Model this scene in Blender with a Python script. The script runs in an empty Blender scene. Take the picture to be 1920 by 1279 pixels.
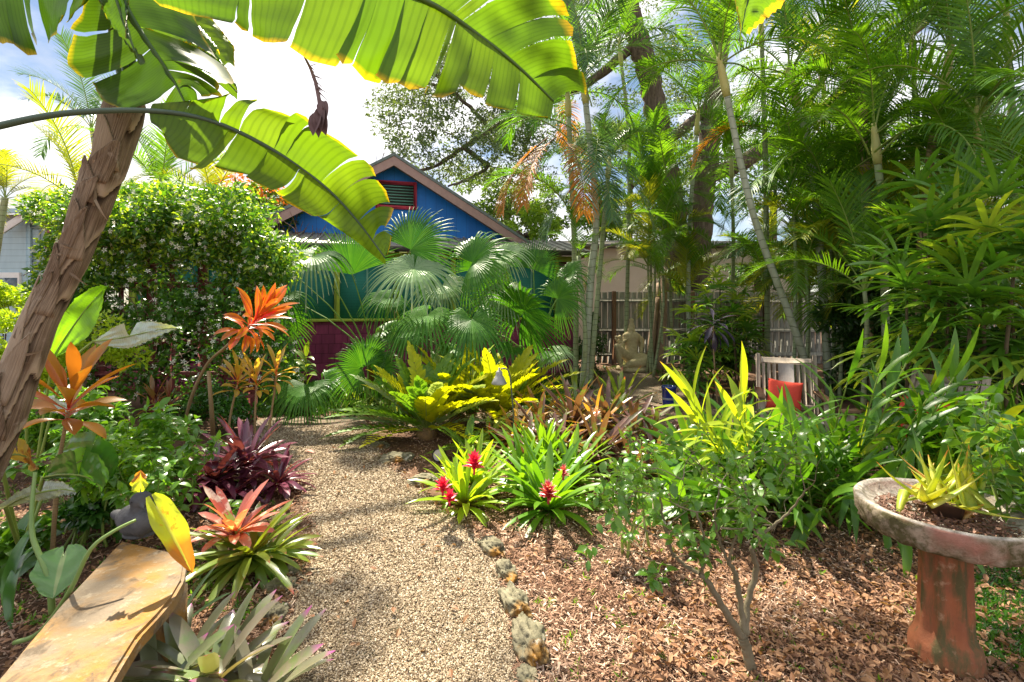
import bpy, math, random
import numpy as np
from mathutils import Vector, Matrix, Quaternion, noise as mn
R = math.radians
random.seed(7); RNG = np.random.default_rng(7)
S = bpy.context.scene
COL = S.collection
V = Vector
# ---------------------------------------------------------------- camera
CAMZ, F0, HX, HY = 1.55, 900.0, 960.0, 570.0
cam = bpy.data.cameras.new('camera'); camo = bpy.data.objects.new('camera', cam); COL.objects.link(camo)
camo.location = (0, 0, CAMZ); camo.rotation_euler = (R(90), 0, 0)
cam.sensor_width = 36; cam.lens = 36*F0/1920; cam.shift_y = -(639.5-HY)/1920
cam.clip_start = 0.05; cam.clip_end = 600
S.camera = camo
def P(px, py, d):            # photo pixel + distance -> world point
    return V(((px-HX)/F0*d, d, CAMZ+(HY-py)/F0*d))
def G(px, py, z=0.0):        # photo pixel on the ground
    d = F0*(CAMZ-z)/(py-HY); return V(((px-HX)/F0*d, d, z))
# ---------------------------------------------------------------- light
SUN_EL, SUN_AZ = 56, -24     # sun stands ahead of the camera, a little left
S.view_settings.view_transform = 'Standard'; S.view_settings.look = 'None'
S.view_settings.exposure = 1.6; S.view_settings.gamma = 1
sd = V((math.sin(R(SUN_AZ))*math.cos(R(SUN_EL)), math.cos(R(SUN_AZ))*math.cos(R(SUN_EL)), math.sin(R(SUN_EL))))
sl = bpy.data.lights.new('sun', 'SUN'); sl.energy = 5.0; sl.angle = R(0.6); sl.color = (1, .91, .74)
so = bpy.data.objects.new('sun', sl); COL.objects.link(so)
so.rotation_euler = sd.to_track_quat('Z', 'Y').to_euler()
w = bpy.data.worlds.new('World'); S.world = w; w.use_nodes = True
wn, wl = w.node_tree.nodes, w.node_tree.links; wn.clear()
sky = wn.new('ShaderNodeTexSky'); sky.sky_type = 'NISHITA'; sky.sun_disc = False
sky.sun_elevation = R(SUN_EL); sky.sun_rotation = R(SUN_AZ); sky.air_density = 1.0; sky.dust_density = .4
tc = wn.new('ShaderNodeTexCoord'); mp = wn.new('ShaderNodeMapping'); mp.inputs['Scale'].default_value = (1.0, 1.0, 2.0)
mp.inputs['Location'].default_value = (0.35, 0.1, 0.0)
n1 = wn.new('ShaderNodeTexNoise'); n1.inputs['Scale'].default_value = 2.3; n1.inputs['Detail'].default_value = 8; n1.inputs['Roughness'].default_value = .55
cr = wn.new('ShaderNodeValToRGB'); cr.color_ramp.elements[0].position = .40; cr.color_ramp.elements[1].position = .52
n2 = wn.new('ShaderNodeTexNoise'); n2.inputs['Scale'].default_value = 5; n2.inputs['Detail'].default_value = 6
cc = wn.new('ShaderNodeValToRGB'); cc.color_ramp.elements[0].color = (6.6, 6.8, 7.4, 1); cc.color_ramp.elements[1].color = (12.5, 12.2, 12.4, 1)
cc.color_ramp.elements[0].position = .35; cc.color_ramp.elements[1].position = .6
mx = wn.new('ShaderNodeMix'); mx.data_type = 'RGBA'
bg = wn.new('ShaderNodeBackground'); bg.inputs['Strength'].default_value = .047; wo = wn.new('ShaderNodeOutputWorld')
wl.new(tc.outputs['Generated'], mp.inputs['Vector']); wl.new(mp.outputs[0], n1.inputs['Vector']); wl.new(mp.outputs[0], n2.inputs['Vector'])
wl.new(n1.outputs['Fac'], cr.inputs[0]); wl.new(n2.outputs['Fac'], cc.inputs[0])
wl.new(cr.outputs[0], mx.inputs['Factor']); wl.new(sky.outputs[0], mx.inputs['A']); wl.new(cc.outputs[0], mx.inputs['B'])
wl.new(mx.outputs['Result'], bg.inputs['Color']); wl.new(bg.outputs[0], wo.inputs[0])
S.render.engine = 'CYCLES'
c = S.cycles; c.max_bounces = 7; c.diffuse_bounces = 4; c.glossy_bounces = 2; c.transmission_bounces = 4; c.transparent_max_bounces = 4
c.use_denoising = True; c.caustics_reflective = False; c.caustics_refractive = False; c.sample_clamp_indirect = 6

# ---------------------------------------------------------------- materials
class NT:
    def __init__(s, name):
        s.m = bpy.data.materials.new(name); s.m.use_nodes = True; s.t = s.m.node_tree; s.t.nodes.clear()
        s.out = s.t.nodes.new('ShaderNodeOutputMaterial')
    def n(s, k, **kw):
        o = s.t.nodes.new(k)
        for a, b in kw.items(): setattr(o, a, b)
        return o
    def set(s, sock, v):
        if isinstance(v, bpy.types.NodeSocket): s.t.links.new(v, sock)
        else: sock.default_value = v
    def c(s, v): return (*v, 1) if not isinstance(v, bpy.types.NodeSocket) and len(v) == 3 else v
    def mix(s, f, a, b, mode='MIX'):
        o = s.n('ShaderNodeMix', data_type='RGBA', blend_type=mode)
        s.set(o.inputs['Factor'], f); s.set(o.inputs['A'], s.c(a)); s.set(o.inputs['B'], s.c(b)); return o.outputs['Result']
    def math(s, op, a, b=0.0):
        o = s.n('ShaderNodeMath', operation=op); s.set(o.inputs[0], a); s.set(o.inputs[1], b); return o.outputs[0]
    def rng(s, v, a, b, c=0.0, d=1.0):
        o = s.n('ShaderNodeMapRange'); s.set(o.inputs[0], v)
        for i, q in enumerate((a, b, c, d)): o.inputs[i+1].default_value = q
        return o.outputs[0]
    def noise(s, scale, detail=4, rough=.55, vec=None, dist=0.0):
        o = s.n('ShaderNodeTexNoise'); o.inputs['Scale'].default_value = scale; o.inputs['Detail'].default_value = detail
        o.inputs['Roughness'].default_value = rough; o.inputs['Distortion'].default_value = dist
        s.set(o.inputs['Vector'], vec if vec is not None else s.obj()); return o.outputs['Fac']
    def vor(s, scale, vec=None, out='Distance', feature='F1'):
        o = s.n('ShaderNodeTexVoronoi', feature=feature); o.inputs['Scale'].default_value = scale
        s.set(o.inputs['Vector'], vec if vec is not None else s.obj()); return o.outputs[out]
    def obj(s):
        if not hasattr(s, '_o'): s._o = s.n('ShaderNodeTexCoord').outputs['Object']
        return s._o
    def mapped(s, scale=(1, 1, 1), rot=(0, 0, 0)):
        o = s.n('ShaderNodeMapping'); o.inputs['Scale'].default_value = scale; o.inputs['Rotation'].default_value = rot
        s.t.links.new(s.obj(), o.inputs[0]); return o.outputs[0]
    def xyz(s, v):
        o = s.n('ShaderNodeSeparateXYZ'); s.t.links.new(v, o.inputs[0]); return o.outputs
    def bump(s, h, strength=.4, dist=.01):
        o = s.n('ShaderNodeBump'); o.inputs['Strength'].default_value = strength; o.inputs['Distance'].default_value = dist
        s.t.links.new(h, o.inputs['Height']); return o.outputs[0]
    def pr(s, col, rough=.6, normal=None, spec=.4, metal=0.0, finish=True):
        o = s.n('ShaderNodeBsdfPrincipled'); s.set(o.inputs['Base Color'], s.c(col)); s.set(o.inputs['Roughness'], rough)
        o.inputs['Specular IOR Level'].default_value = spec; o.inputs['Metallic'].default_value = metal
        if normal is not None: s.t.links.new(normal, o.inputs['Normal'])
        if finish: s.t.links.new(o.outputs[0], s.out.inputs[0]); return s.m
        return o.outputs[0]
def plain(name, c1, c2=None, scale=6, rough=.6, spec=.4, bumps=.3, bd=.005, stretch=(1, 1, 1), metal=0.0, det=5):
    q = NT(name); vec = q.mapped(stretch); c2 = c2 or tuple(x*.7 for x in c1)
    f = q.rng(q.noise(scale, det, .6, vec), .3, .7)
    h = q.noise(scale*4, 5, .6, vec)
    return q.pr(q.mix(f, c1, c2), rough, q.bump(h, bumps, bd), spec, metal)
def leafmat(name, c1, c2, tr=None, tf=.42, rough=.42, spec=.5, tip=None, tip0=.8, edge=None, e0=.75, stripe=0.0, sfreq=14,
            cross=0.0, cfreq=60, mid=None, base=None, b0=.25, blotch=None, bl=.62, bscale=9):
    q = NT(name)
    rn = q.n('ShaderNodeAttribute', attribute_name='rnd').outputs['Fac']; oi = q.n('ShaderNodeObjectInfo').outputs['Random']
    uv = q.n('ShaderNodeUVMap').outputs[0]; u, v = q.xyz(uv)[0:2]
    f = q.math('ADD', q.math('MULTIPLY', rn, .65), q.math('MULTIPLY', oi, .35))
    col = q.mix(f, c1, c2)
    nz = q.noise(5, 3)
    ac = q.math('ABSOLUTE', q.math('MULTIPLY', q.math('SUBTRACT', u, .5), 2.0))
    if edge: col = q.mix(q.rng(q.math('ADD', ac, q.math('MULTIPLY', q.math('SUBTRACT', nz, .5), .5)), e0, e0+.12), col, edge)
    if blotch: col = q.mix(q.rng(q.noise(bscale, 5, .6), bl, bl+.08), col, blotch)
    if base: col = q.mix(q.rng(v, b0, 0), col, base)
    if tip: col = q.mix(q.rng(q.math('ADD', v, q.math('MULTIPLY', q.math('SUBTRACT', nz, .5), .35)), tip0, tip0+.14), col, tip)
    if stripe: col = q.mix(q.rng(q.math('SINE', q.math('MULTIPLY', u, sfreq*6.283)), -1, 1, 0, stripe), col, tuple(x*.45 for x in c1))
    if cross:
        sv = q.math('SINE', q.math('MULTIPLY', v, cfreq*6.283)) if cross > 0 else q.math('SINE', q.math('MULTIPLY', u, cfreq*6.283))
        col = q.mix(q.rng(sv, .2, 1, 0, abs(cross)), col, tuple(x*.5 for x in c1))
    if mid: col = q.mix(q.rng(ac, .13, .07), col, mid)
    col = q.mix(1.0, col, q.mix(nz, (.74, .74, .74), (1.25, 1.25, 1.25)), 'MULTIPLY')
    a = q.pr(col, rough, None, spec, 0, False)
    t = q.n('ShaderNodeBsdfTranslucent')
    q.set(t.inputs[0], q.mix(1.0, col, (*(tr or (1.9, 1.75, .55)), 1), 'MULTIPLY'))
    ms = q.n('ShaderNodeMixShader'); ms.inputs[0].default_value = tf
    q.t.links.new(a, ms.inputs[1]); q.t.links.new(t.outputs[0], ms.inputs[2]); q.t.links.new(ms.outputs[0], q.out.inputs[0])
    return q.m
# ---------------------------------------------------------------- objects
def tag(o, label=None, cat=None, group=None, kind=None):
    if label: o['label'] = label
    if cat: o['category'] = cat
    if group: o['group'] = group
    if kind: o['kind'] = kind
    return o
def empty(name, loc=(0, 0, 0), label=None, cat=None, group=None):
    o = bpy.data.objects.new(name, None); COL.objects.link(o); o.location = loc; o.empty_display_size = .1
    return tag(o, label, cat, group)
def link_mesh(name, me, mat, parent=None, world=True):
    o = bpy.data.objects.new(name, me); COL.objects.link(o)
    if mat:
        for m in (mat if isinstance(mat, (list, tuple)) else [mat]): me.materials.append(m)
    if parent is not None:
        o.parent = parent
        o.matrix_parent_inverse = Matrix.Translation(-parent.location) if parent.type == 'EMPTY' else Matrix()
    return o
class MB:
    def __init__(s): s.v = []; s.f = []; s.uv = []; s.r = []; s.m = []
    def add(s, vs, fs, uvs=None, r=0.5, mi=0):
        o = len(s.v); s.v += [tuple(p) for p in vs]; s.r += [r]*len(vs)
        for f in fs:
            s.f.append(tuple(i+o for i in f)); s.m.append(mi)
            s.uv += [uvs[i] for i in f] if uvs else [(.5, .5)]*len(f)
    def mesh(s, name, smooth=True):
        me = bpy.data.meshes.new(name); me.from_pydata(s.v, [], s.f)
        ul = me.uv_layers.new(name='UVMap'); ul.data.foreach_set('uv', np.array(s.uv, 'f').ravel())
        at = me.attributes.new('rnd', 'FLOAT', 'POINT'); at.data.foreach_set('value', np.array(s.r, 'f'))
        me.polygons.foreach_set('use_smooth', [smooth]*len(s.f)); me.polygons.foreach_set('material_index', s.m)
        me.update(); return me
    def build(s, name, mat, parent=None, smooth=True):
        return link_mesh(name, s.mesh(name, smooth), mat, parent)
def frames(pts):
    n = len(pts); T = [(pts[min(i+1, n-1)]-pts[max(i-1, 0)]).normalized() for i in range(n)]
    a = V((0, 0, 1)) if abs(T[0].z) < .9 else V((1, 0, 0)); N = [(a-T[0]*a.dot(T[0])).normalized()]
    for i in range(1, n):
        q = N[-1]-T[i]*N[-1].dot(T[i]); N.append(q.normalized() if q.length > 1e-6 else N[-1])
    return T, N
def tube(mb, pts, rad, n=8, caps=True, r=.5, mi=0, wob=0.0):
    pts = [V(p) for p in pts]; T, N = frames(pts); vs = []; uv = []; L = 0
    if not hasattr(rad, '__len__'): rad = [rad]*len(pts)
    for i, p in enumerate(pts):
        if i: L += (p-pts[i-1]).length
        B = T[i].cross(N[i])
        for k in range(n):
            a = 2*math.pi*k/n; q = rad[i]*(1+wob*(mn.noise(V((p.x*7+math.cos(a), p.y*7+math.sin(a), p.z*7)))))
            vs.append(p+N[i]*math.cos(a)*q+B*math.sin(a)*q); uv.append((k/n, L))
    fs = [(i*n+k, i*n+(k+1) % n, (i+1)*n+(k+1) % n, (i+1)*n+k) for i in range(len(pts)-1) for k in range(n)]
    if caps: fs += [tuple(range(n))[::-1], tuple(range((len(pts)-1)*n, len(pts)*n))]
    mb.add(vs, fs, uv, r, mi)
def box(mb, c, s, rot=None, mi=0, r=.5, bev=0.0):
    c = V(c); h = V(s)/2; M = rot or Matrix.Identity(3)
    if bev <= 0:
        vs = [c+M@V((h.x*x, h.y*y, h.z*z)) for x in (-1, 1) for y in (-1, 1) for z in (-1, 1)]
        fs = [(0, 1, 3, 2), (4, 6, 7, 5), (0, 4, 5, 1), (2, 3, 7, 6), (0, 2, 6, 4), (1, 5, 7, 3)]
        mb.add(vs, fs, None, r, mi); return
    b = min(bev, h.x*.9, h.y*.9, h.z*.9); vs = []; ix = {}
    for x in (-1, 1):
        for y in (-1, 1):
            for z in (-1, 1):
                for k in range(3):
                    q = [x*(h.x-b), y*(h.y-b), z*(h.z-b)]; q[k] = (x, y, z)[k]*h[k]
                    ix[(x, y, z, k)] = len(vs); vs.append(c+M@V(q))
    fs = []
    for k in range(3):
        o = [j for j in range(3) if j != k]
        for s_ in (-1, 1):
            f = []
            for a, bb in ((-1, -1), (1, -1), (1, 1), (-1, 1)):
                g = [0, 0, 0]; g[k] = s_; g[o[0]] = a; g[o[1]] = bb; f.append(ix[(*g, k)])
            fs.append(tuple(f if (s_ > 0) == (k != 1) else f[::-1]))
    for k in range(3):
        o = [j for j in range(3) if j != k]
        for a in (-1, 1):
            for bb in (-1, 1):
                g = [0, 0, 0]; g[o[0]] = a; g[o[1]] = bb; g0 = g[:]; g0[k] = -1; g1 = g[:]; g1[k] = 1
                fs.append((ix[(*g0, o[0])], ix[(*g1, o[0])], ix[(*g1, o[1])], ix[(*g0, o[1])]))
    for x in (-1, 1):
        for y in (-1, 1):
            for z in (-1, 1): fs.append(tuple(ix[(x, y, z, k)] for k in range(3)))
    mb.add(vs, fs, None, r, mi)
def bar(mb, a, b, wd, th, up=(0, 0, 1), mi=0, bev=.003, r=.5):   # board from a to b
    a, b = V(a), V(b); d = b-a; y = d.normalized(); x = y.cross(V(up)).normalized(); z = x.cross(y)
    box(mb, (a+b)/2, (wd, d.length, th), Matrix((x, y, z)).transposed(), mi, r, bev)
def lathe(mb, prof, c, n=32, flute=None, mi=0, r=.5, wob=0.0):
    c = V(c); vs = []
    for i, (q, z) in enumerate(prof):
        for k in range(n):
            a = 2*math.pi*k/n; g = q*(1+(flute(a, z) if flute else 0))
            if wob: g *= 1+wob*mn.noise(V((math.cos(a)*3, math.sin(a)*3, z*6)))
            vs.append(c+V((math.cos(a)*g, math.sin(a)*g, z)))
    fs = [(i*n+k, i*n+(k+1) % n, (i+1)*n+(k+1) % n, (i+1)*n+k) for i in range(len(prof)-1) for k in range(n)]
    mb.add(vs, fs, None, r, mi)
PROF = {'lance': [(0, .25), (.15, .7), (.4, 1), (.65, .82), (.85, .42), (1, .02)],
        'strap': [(0, .7), (.2, .85), (.6, 1), (.82, .82), (.94, .42), (1, .03)],
        'oval': [(0, .05), (.15, .6), (.38, 1), (.62, .9), (.85, .45), (1, .02)],
        'ti': [(0, .16), (.2, .18), (.36, .55), (.6, 1), (.8, .78), (.93, .35), (1, .02)],
        'grass': [(0, .8), (.3, 1), (.6, .7), (1, .03)],
        'heart': [(0, .55), (.06, .95), (.2, 1), (.45, .78), (.75, .36), (1, .02)],
        'obl': [(0, .35), (.15, .85), (.5, 1), (.8, .85), (.93, .5), (1, .08)]}
def pf(p, t):
    a = PROF[p]
    for (t0, w0), (t1, w1) in zip(a, a[1:]):
        if t <= t1: return w0+(w1-w0)*(t-t0)/(t1-t0)
    return a[-1][1]
def blade(mb, base, d, up, L, W, bend=0.0, n=6, prof='lance', fold=.12, droop=0.0, twist=0.0, r=None, mi=0, wave=0.0):
    d = V(d).normalized(); s = d.cross(V(up))
    if s.length < 1e-4: s = d.cross(V((1, .1, 0)))
    s.normalize(); p = V(base); vs = []; uv = []; st = L/n; ph = random.random()*6
    for i in range(n+1):
        t = i/n; w_ = W*pf(prof, t)/2; nr = s.cross(d).normalized()
        wv = wave*math.sin(t*9+ph)*w_
        vs += [p-s*w_+nr*(fold*w_*2+wv), p, p+s*w_+nr*(fold*w_*2-wv)]; uv += [(0, t), (.5, t), (1, t)]
        p = p+d*st
        if bend: d = Quaternion(s, -bend/n) @ d
        if droop: d = (d+V((0, 0, -droop/n))).normalized(); s = (s-d*s.dot(d)).normalized()
        if twist: s = Quaternion(d, twist/n) @ s
    fs = []
    for i in range(n):
        a = i*3; fs += [(a, a+1, a+4, a+3), (a+1, a+2, a+5, a+4)]
    mb.add(vs, fs, uv, random.random() if r is None else r, mi); return p, d
def inst(name, tv, tf, pos, X, Y, Z, mat, parent=None, tuv=None, rnd=None, smooth=False):
    tv = np.asarray(tv, 'f'); tf = np.asarray(tf, 'i'); pos = np.asarray(pos, 'f'); n, k = len(pos), len(tv)
    vs = pos[:, None]+tv[None, :, 0:1]*X[:, None]+tv[None, :, 1:2]*Y[:, None]+tv[None, :, 2:3]*Z[:, None]
    fs = (tf[None]+(np.arange(n)*k)[:, None, None]).reshape(-1); pl = tf.shape[1]; nf = n*len(tf)
    me = bpy.data.meshes.new(name); me.vertices.add(n*k); me.vertices.foreach_set('co', vs.astype('f').ravel())
    me.loops.add(nf*pl); me.loops.foreach_set('vertex_index', fs.astype('i')); me.polygons.add(nf)
    me.polygons.foreach_set('loop_start', np.arange(nf, dtype='i')*pl)
    try: me.polygons.foreach_set('loop_total', np.full(nf, pl, 'i'))
    except Exception: pass
    me.update(calc_edges=True)
    if tuv is not None:
        ul = me.uv_layers.new(name='UVMap'); ul.data.foreach_set('uv', np.tile(np.asarray(tuv, 'f')[tf.reshape(-1)], (n, 1)).ravel())
    rr = RNG.random(n) if rnd is None else rnd
    at = me.attributes.new('rnd', 'FLOAT', 'POINT'); at.data.foreach_set('value', np.repeat(rr, k).astype('f'))
    me.polygons.foreach_set('use_smooth', [smooth]*nf); me.update()
    return link_mesh(name, me, mat, parent)
def unit(a): return a/np.maximum(np.linalg.norm(a, axis=-1, keepdims=True), 1e-9)
def rframe(n, upbias=0.0, d=None):
    Zv = RNG.normal(size=(n, 3)); Zv[:, 2] = Zv[:, 2]+upbias; Zv = unit(Zv)
    D = RNG.normal(size=(n, 3)) if d is None else d
    Yv = unit(D-Zv*np.sum(D*Zv, 1, keepdims=True)); return np.cross(Yv, Zv), Yv, Zv
LEAF_V = [(0, 0, 0), (-.5, .35, .12), (0, .4, 0), (.5, .35, .12), (-.3, .75, .05), (0, .8, -.05), (.3, .75, .05), (0, 1.05, -.15)]
LEAF_F = [(0, 2, 1, 1), (0, 3, 2, 2)]
LV = [(0, 0, 0), (-.5, .42, .1), (0, 1, -.1), (.5, .42, .1)]; LF = [(0, 3, 2, 1)]; LU = [(.5, 0), (0, .4), (.5, 1), (1, .4)]
# 6-vert folded leaf
L6V = [(0, 0, 0), (-.5, .4, .14), (-.32, .75, .06), (0, 1, -.12), (.32, .75, .06), (.5, .4, .14), (0, .5, 0)]
L6F = [(0, 6, 1), (1, 6, 2), (2, 6, 3), (3, 6, 4), (4, 6, 5), (5, 6, 0)]; L6U = [(.5, 0), (0, .4), (.18, .75), (.5, 1), (.82, .75), (1, .4), (.5, .5)]
def blobs(spec, n):          # random points in a set of ellipsoids (centre, radii, weight, shell)
    wts = np.array([s[2] for s in spec], float); ks = RNG.choice(len(spec), n, p=wts/wts.sum())
    u = unit(RNG.normal(size=(n, 3))); rr = RNG.random(n)**(1/3)
    rr = np.where(RNG.random(n) < .7, .72+.33*RNG.random(n), rr)
    C = np.array([tuple(s[0]) for s in spec])[ks]; A = np.array([tuple(s[1]) for s in spec])[ks]
    return C+u*A*rr[:, None], u
def leaves(name, pos, out, size, mat, parent=None, asp=.45, up=.8, detail=False, sv=.35):
    n = len(pos); d = out*.9+RNG.normal(size=(n, 3))*.7; d[:, 2] -= .25
    X, Y, Z = rframe(n, up, d); s = size*(1+sv*RNG.normal(size=n)).clip(.4, 1.8)
    return inst(name, L6V if detail else LV, L6F if detail else LF, pos, X*(s*asp)[:, None], Y*s[:, None], Z*(s*asp)[:, None], mat, parent, L6U if detail else LU)
# ================================================================ ground
def ground_mat():
    q = NT('soil'); a = q.noise(1.3, 6); b = q.noise(28, 6, .65); cst = q.mix(q.rng(a, .35, .65), (.14, .075, .045), (.24, .14, .085))
    return q.pr(q.mix(q.rng(b, .35, .7), q.mix(.6, cst, (.03, .018, .012)), cst), .9, q.bump(b, .9, .02), .15)
def gravel_mat():
    q = NT('gravel_bed'); vv = q.vor(75); v2 = q.vor(75, out='Color'); nz = q.noise(2, 5)
    c1 = q.mix(q.rng(nz, .35, .7), (.34, .27, .18), (.46, .37, .25))
    col = q.mix(q.rng(vv, .1, .55), c1, (.16, .12, .08)); col = q.mix(.35, col, q.mix(1.0, col, v2, 'MULTIPLY'))
    return q.pr(col, .85, q.bump(q.math('MULTIPLY', vv, -1.0), .9, .01), .2)
M_soil, M_gravel = ground_mat(), gravel_mat()
def sheet(name, pts, z, mat, kind='structure'):
    import bmesh
    bm = bmesh.new(); vs = [bm.verts.new((p[0], p[1], z)) for p in pts]; f = bm.faces.new(vs); f.normal_update()
    if f.normal.z < 0: f.normal_flip()
    bmesh.ops.triangulate(bm, faces=[f]); me = bpy.data.meshes.new(name); bm.to_mesh(me)
    o = link_mesh(name, me, mat); o['kind'] = kind; return o
sheet('ground', [(-120, -20), (120, -20), (120, 260), (-120, 260)], 0, M_soil)
PL = [(500, 1500), (530, 1279), (545, 1180), (560, 1110), (590, 1050), (598, 1000), (572, 930), (550, 880), (520, 850), (487, 815), (470, 795), (500, 783), (640, 781), (680, 781)]
PR = [(700, 815), (705, 842), (722, 872), (770, 915), (820, 960), (885, 1005), (925, 1050), (945, 1110), (955, 1180), (965, 1279), (975, 1500)]
def inpoly(x, y, poly):
    res = np.zeros(len(x), bool); j = len(poly)-1
    for i in range(len(poly)):
        xi, yi = poly[i]; xj, yj = poly[j]
        with np.errstate(divide='ignore', invalid='ignore'): c_ = ((yi > y) != (yj > y)) & (x < (xj-xi)*(y-yi)/(yj-yi)+xi)
        res ^= c_; j = i
    return res
def rag(pts, amp=.03, n=5):
    out = []
    for i, p in enumerate(pts):
        q = pts[(i+1) % len(pts)]
        for k in range(n):
            t = k/n; x = p[0]+(q[0]-p[0])*t; y = p[1]+(q[1]-p[1])*t
            out.append((x+amp*mn.noise(V((x*5, y*5, 3))), y+amp*mn.noise(V((x*5, y*5, 9)))))
    return out
path_poly = rag([tuple(G(*p)[:2]) for p in PL+PR])
back_poly = rag([tuple(G(*p)[:2]) for p in [(700, 800), (690, 779), (860, 777), (1040, 768), (1090, 745), (1125, 712), (1140, 694), (1215, 692), (1235, 715), (1250, 735), (1380, 742), (1460, 770), (1700, 800), (1700, 880), (1250, 860), (1230, 800), (1120, 800), (1000, 800), (860, 812)]], .06)
sheet('path', path_poly, .008, M_gravel); sheet('gravel_clearing', back_poly, .004, M_gravel)

# pebbles on the path (nobody could count them)
def scatter_px(n, x0, x1, y0, y1, test=None, power=1.0):   # even on the ground, denser near
    dn, df = F0*CAMZ/(y1-HY), F0*CAMZ/(y0-HY); u = RNG.random(n); d = dn*(df/dn)**(u**power)
    px = x0+RNG.random(n)*(x1-x0); x = (px-HX)/F0*d; k = np.ones(n, bool) if test is None else test(x, d)
    return x[k], d[k]
peb = plain('pebble', (.62, .52, .38), (.36, .27, .17), 300, .8, .25, 0)
q = NT('pebble2'); rn = q.n('ShaderNodeAttribute', attribute_name='rnd').outputs['Fac']
cr_ = q.n('ShaderNodeValToRGB'); q.t.links.new(rn, cr_.inputs[0]); cr_.color_ramp.elements[0].color = (.12, .08, .045, 1); cr_.color_ramp.elements[1].color = (.64, .55, .42, 1)
e = cr_.color_ramp.elements.new(.35); e.color = (.30, .225, .14, 1); e = cr_.color_ramp.elements.new(.7); e.color = (.42, .335, .225, 1)
M_peb = q.pr(cr_.outputs[0], .8, None, .25)
PV = [(-.5, -.45, 0), (.5, -.5, .05), (.55, .45, 0), (-.45, .5, 0), (0, .05, .5), (0, 0, -.4)]; PF = [(0, 1, 4), (1, 2, 4), (2, 3, 4), (3, 0, 4), (1, 0, 5), (2, 1, 5), (3, 2, 5), (0, 3, 5)]
x, d = scatter_px(140000, 470, 1010, 800, 1330, lambda x, y: inpoly(x, y, path_poly) | (inpoly(x+RNG.normal(size=len(x))*.05, y+RNG.normal(size=len(x))*.05, path_poly)))
n = len(x); X, Y, Z = rframe(n, 1.2); s = (.0035+.0055*RNG.random(n))*np.clip(d/2.2, 1, 1.7)
inst('gravel', PV, PF, np.stack([x, d, .010+.006*RNG.random(n)], 1), X*s[:, None]*1.25, Y*s[:, None], Z*s[:, None]*.8, M_peb)['kind'] = 'stuff'
# mulch chips and leaf litter
q = NT('mulch'); rn = q.n('ShaderNodeAttribute', attribute_name='rnd').outputs['Fac']
cr_ = q.n('ShaderNodeValToRGB'); q.t.links.new(rn, cr_.inputs[0]); cr_.color_ramp.elements[0].color = (.07, .04, .025, 1); cr_.color_ramp.elements[1].color = (.80, .64, .50, 1)
for a_, b_ in ((.25, (.18, .10, .06, 1)), (.55, (.36, .22, .15, 1)), (.82, (.50, .34, .24, 1))):
    e = cr_.color_ramp.elements.new(a_); e.color = b_
M_mulch = q.pr(q.mix(q.rng(q.noise(2.2, 4), .42, .6), cr_.outputs[0], q.mix(1.0, cr_.outputs[0], (.7, .6, .55), 'MULTIPLY')), .85, None, .2)
notpath = lambda x, y: ~(inpoly(x, y, path_poly))
CV = [(-.5, -.5, 0), (.5, -.5, 0), (.4, .1, .5), (-.45, .0, .5), (.3, .55, .1), (-.35, .5, .1), (0, 0, -.8)]; CF = [(0, 1, 2, 3), (3, 2, 4, 5), (1, 0, 6, 6), (0, 3, 6, 6)]
CF = [(0, 1, 2, 3), (3, 2, 4, 5)]
x1, d1 = scatter_px(95000, 860, 1960, 800, 1330, notpath); x2, d2 = scatter_px(24000, -60, 640, 850, 1330, notpath)
x3, d3 = scatter_px(16000, 640, 1300, 760, 900, notpath); x = np.concatenate([x1, x2, x3]); d = np.concatenate([d1, d2, d3])
hump = lambda x, y: .03*np.sin(x*3.1+1)*np.sin(y*2.7)+.03
n = len(x); a = RNG.random(n)*6.28; dd = np.stack([np.cos(a), np.sin(a), .25*RNG.normal(size=n)], 1); X, Y, Z = rframe(n, 3.0, dd)
L = .010+.045*RNG.random(n)**2.2; W = (.0018+.0065*RNG.random(n)**2.5)
inst('wood_mulch', CV[:6], CF, np.stack([x, d, .006+.022*RNG.random(n)], 1), X*W[:, None]*1.3, Y*L[:, None], Z*.004, M_mulch)['kind'] = 'stuff'
litter = leafmat('dry_leaf', (.22, .10, .05), (.42, .25, .14), tf=.12, rough=.6, spec=.3, blotch=(.45, .14, .04), bl=.66)
x1, d1 = scatter_px(5200, 1180, 1960, 900, 1330, notpath); x2, d2 = scatter_px(1500, -60, 560, 850, 1330, notpath); x3, d3 = scatter_px(1100, 640, 1300, 780, 1100, notpath)
x4, d4 = scatter_px(110, 500, 900, 790, 1279); x5, d5 = scatter_px(900, 640, 1350, 690, 790)
x = np.concatenate([x1, x2, x3, x4, x5]); d = np.concatenate([d1, d2, d3, d4, d5]); n = len(x); X, Y, Z = rframe(n, 2.2); L = .018+.035*RNG.random(n)
o = inst('leaf_litter', L6V, L6F, np.stack([x, d, .022+.02*RNG.random(n)], 1), X*L[:, None]*.5, Y*L[:, None], Z*L[:, None]*.8, litter, None, L6U); o['kind'] = 'stuff'

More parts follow.
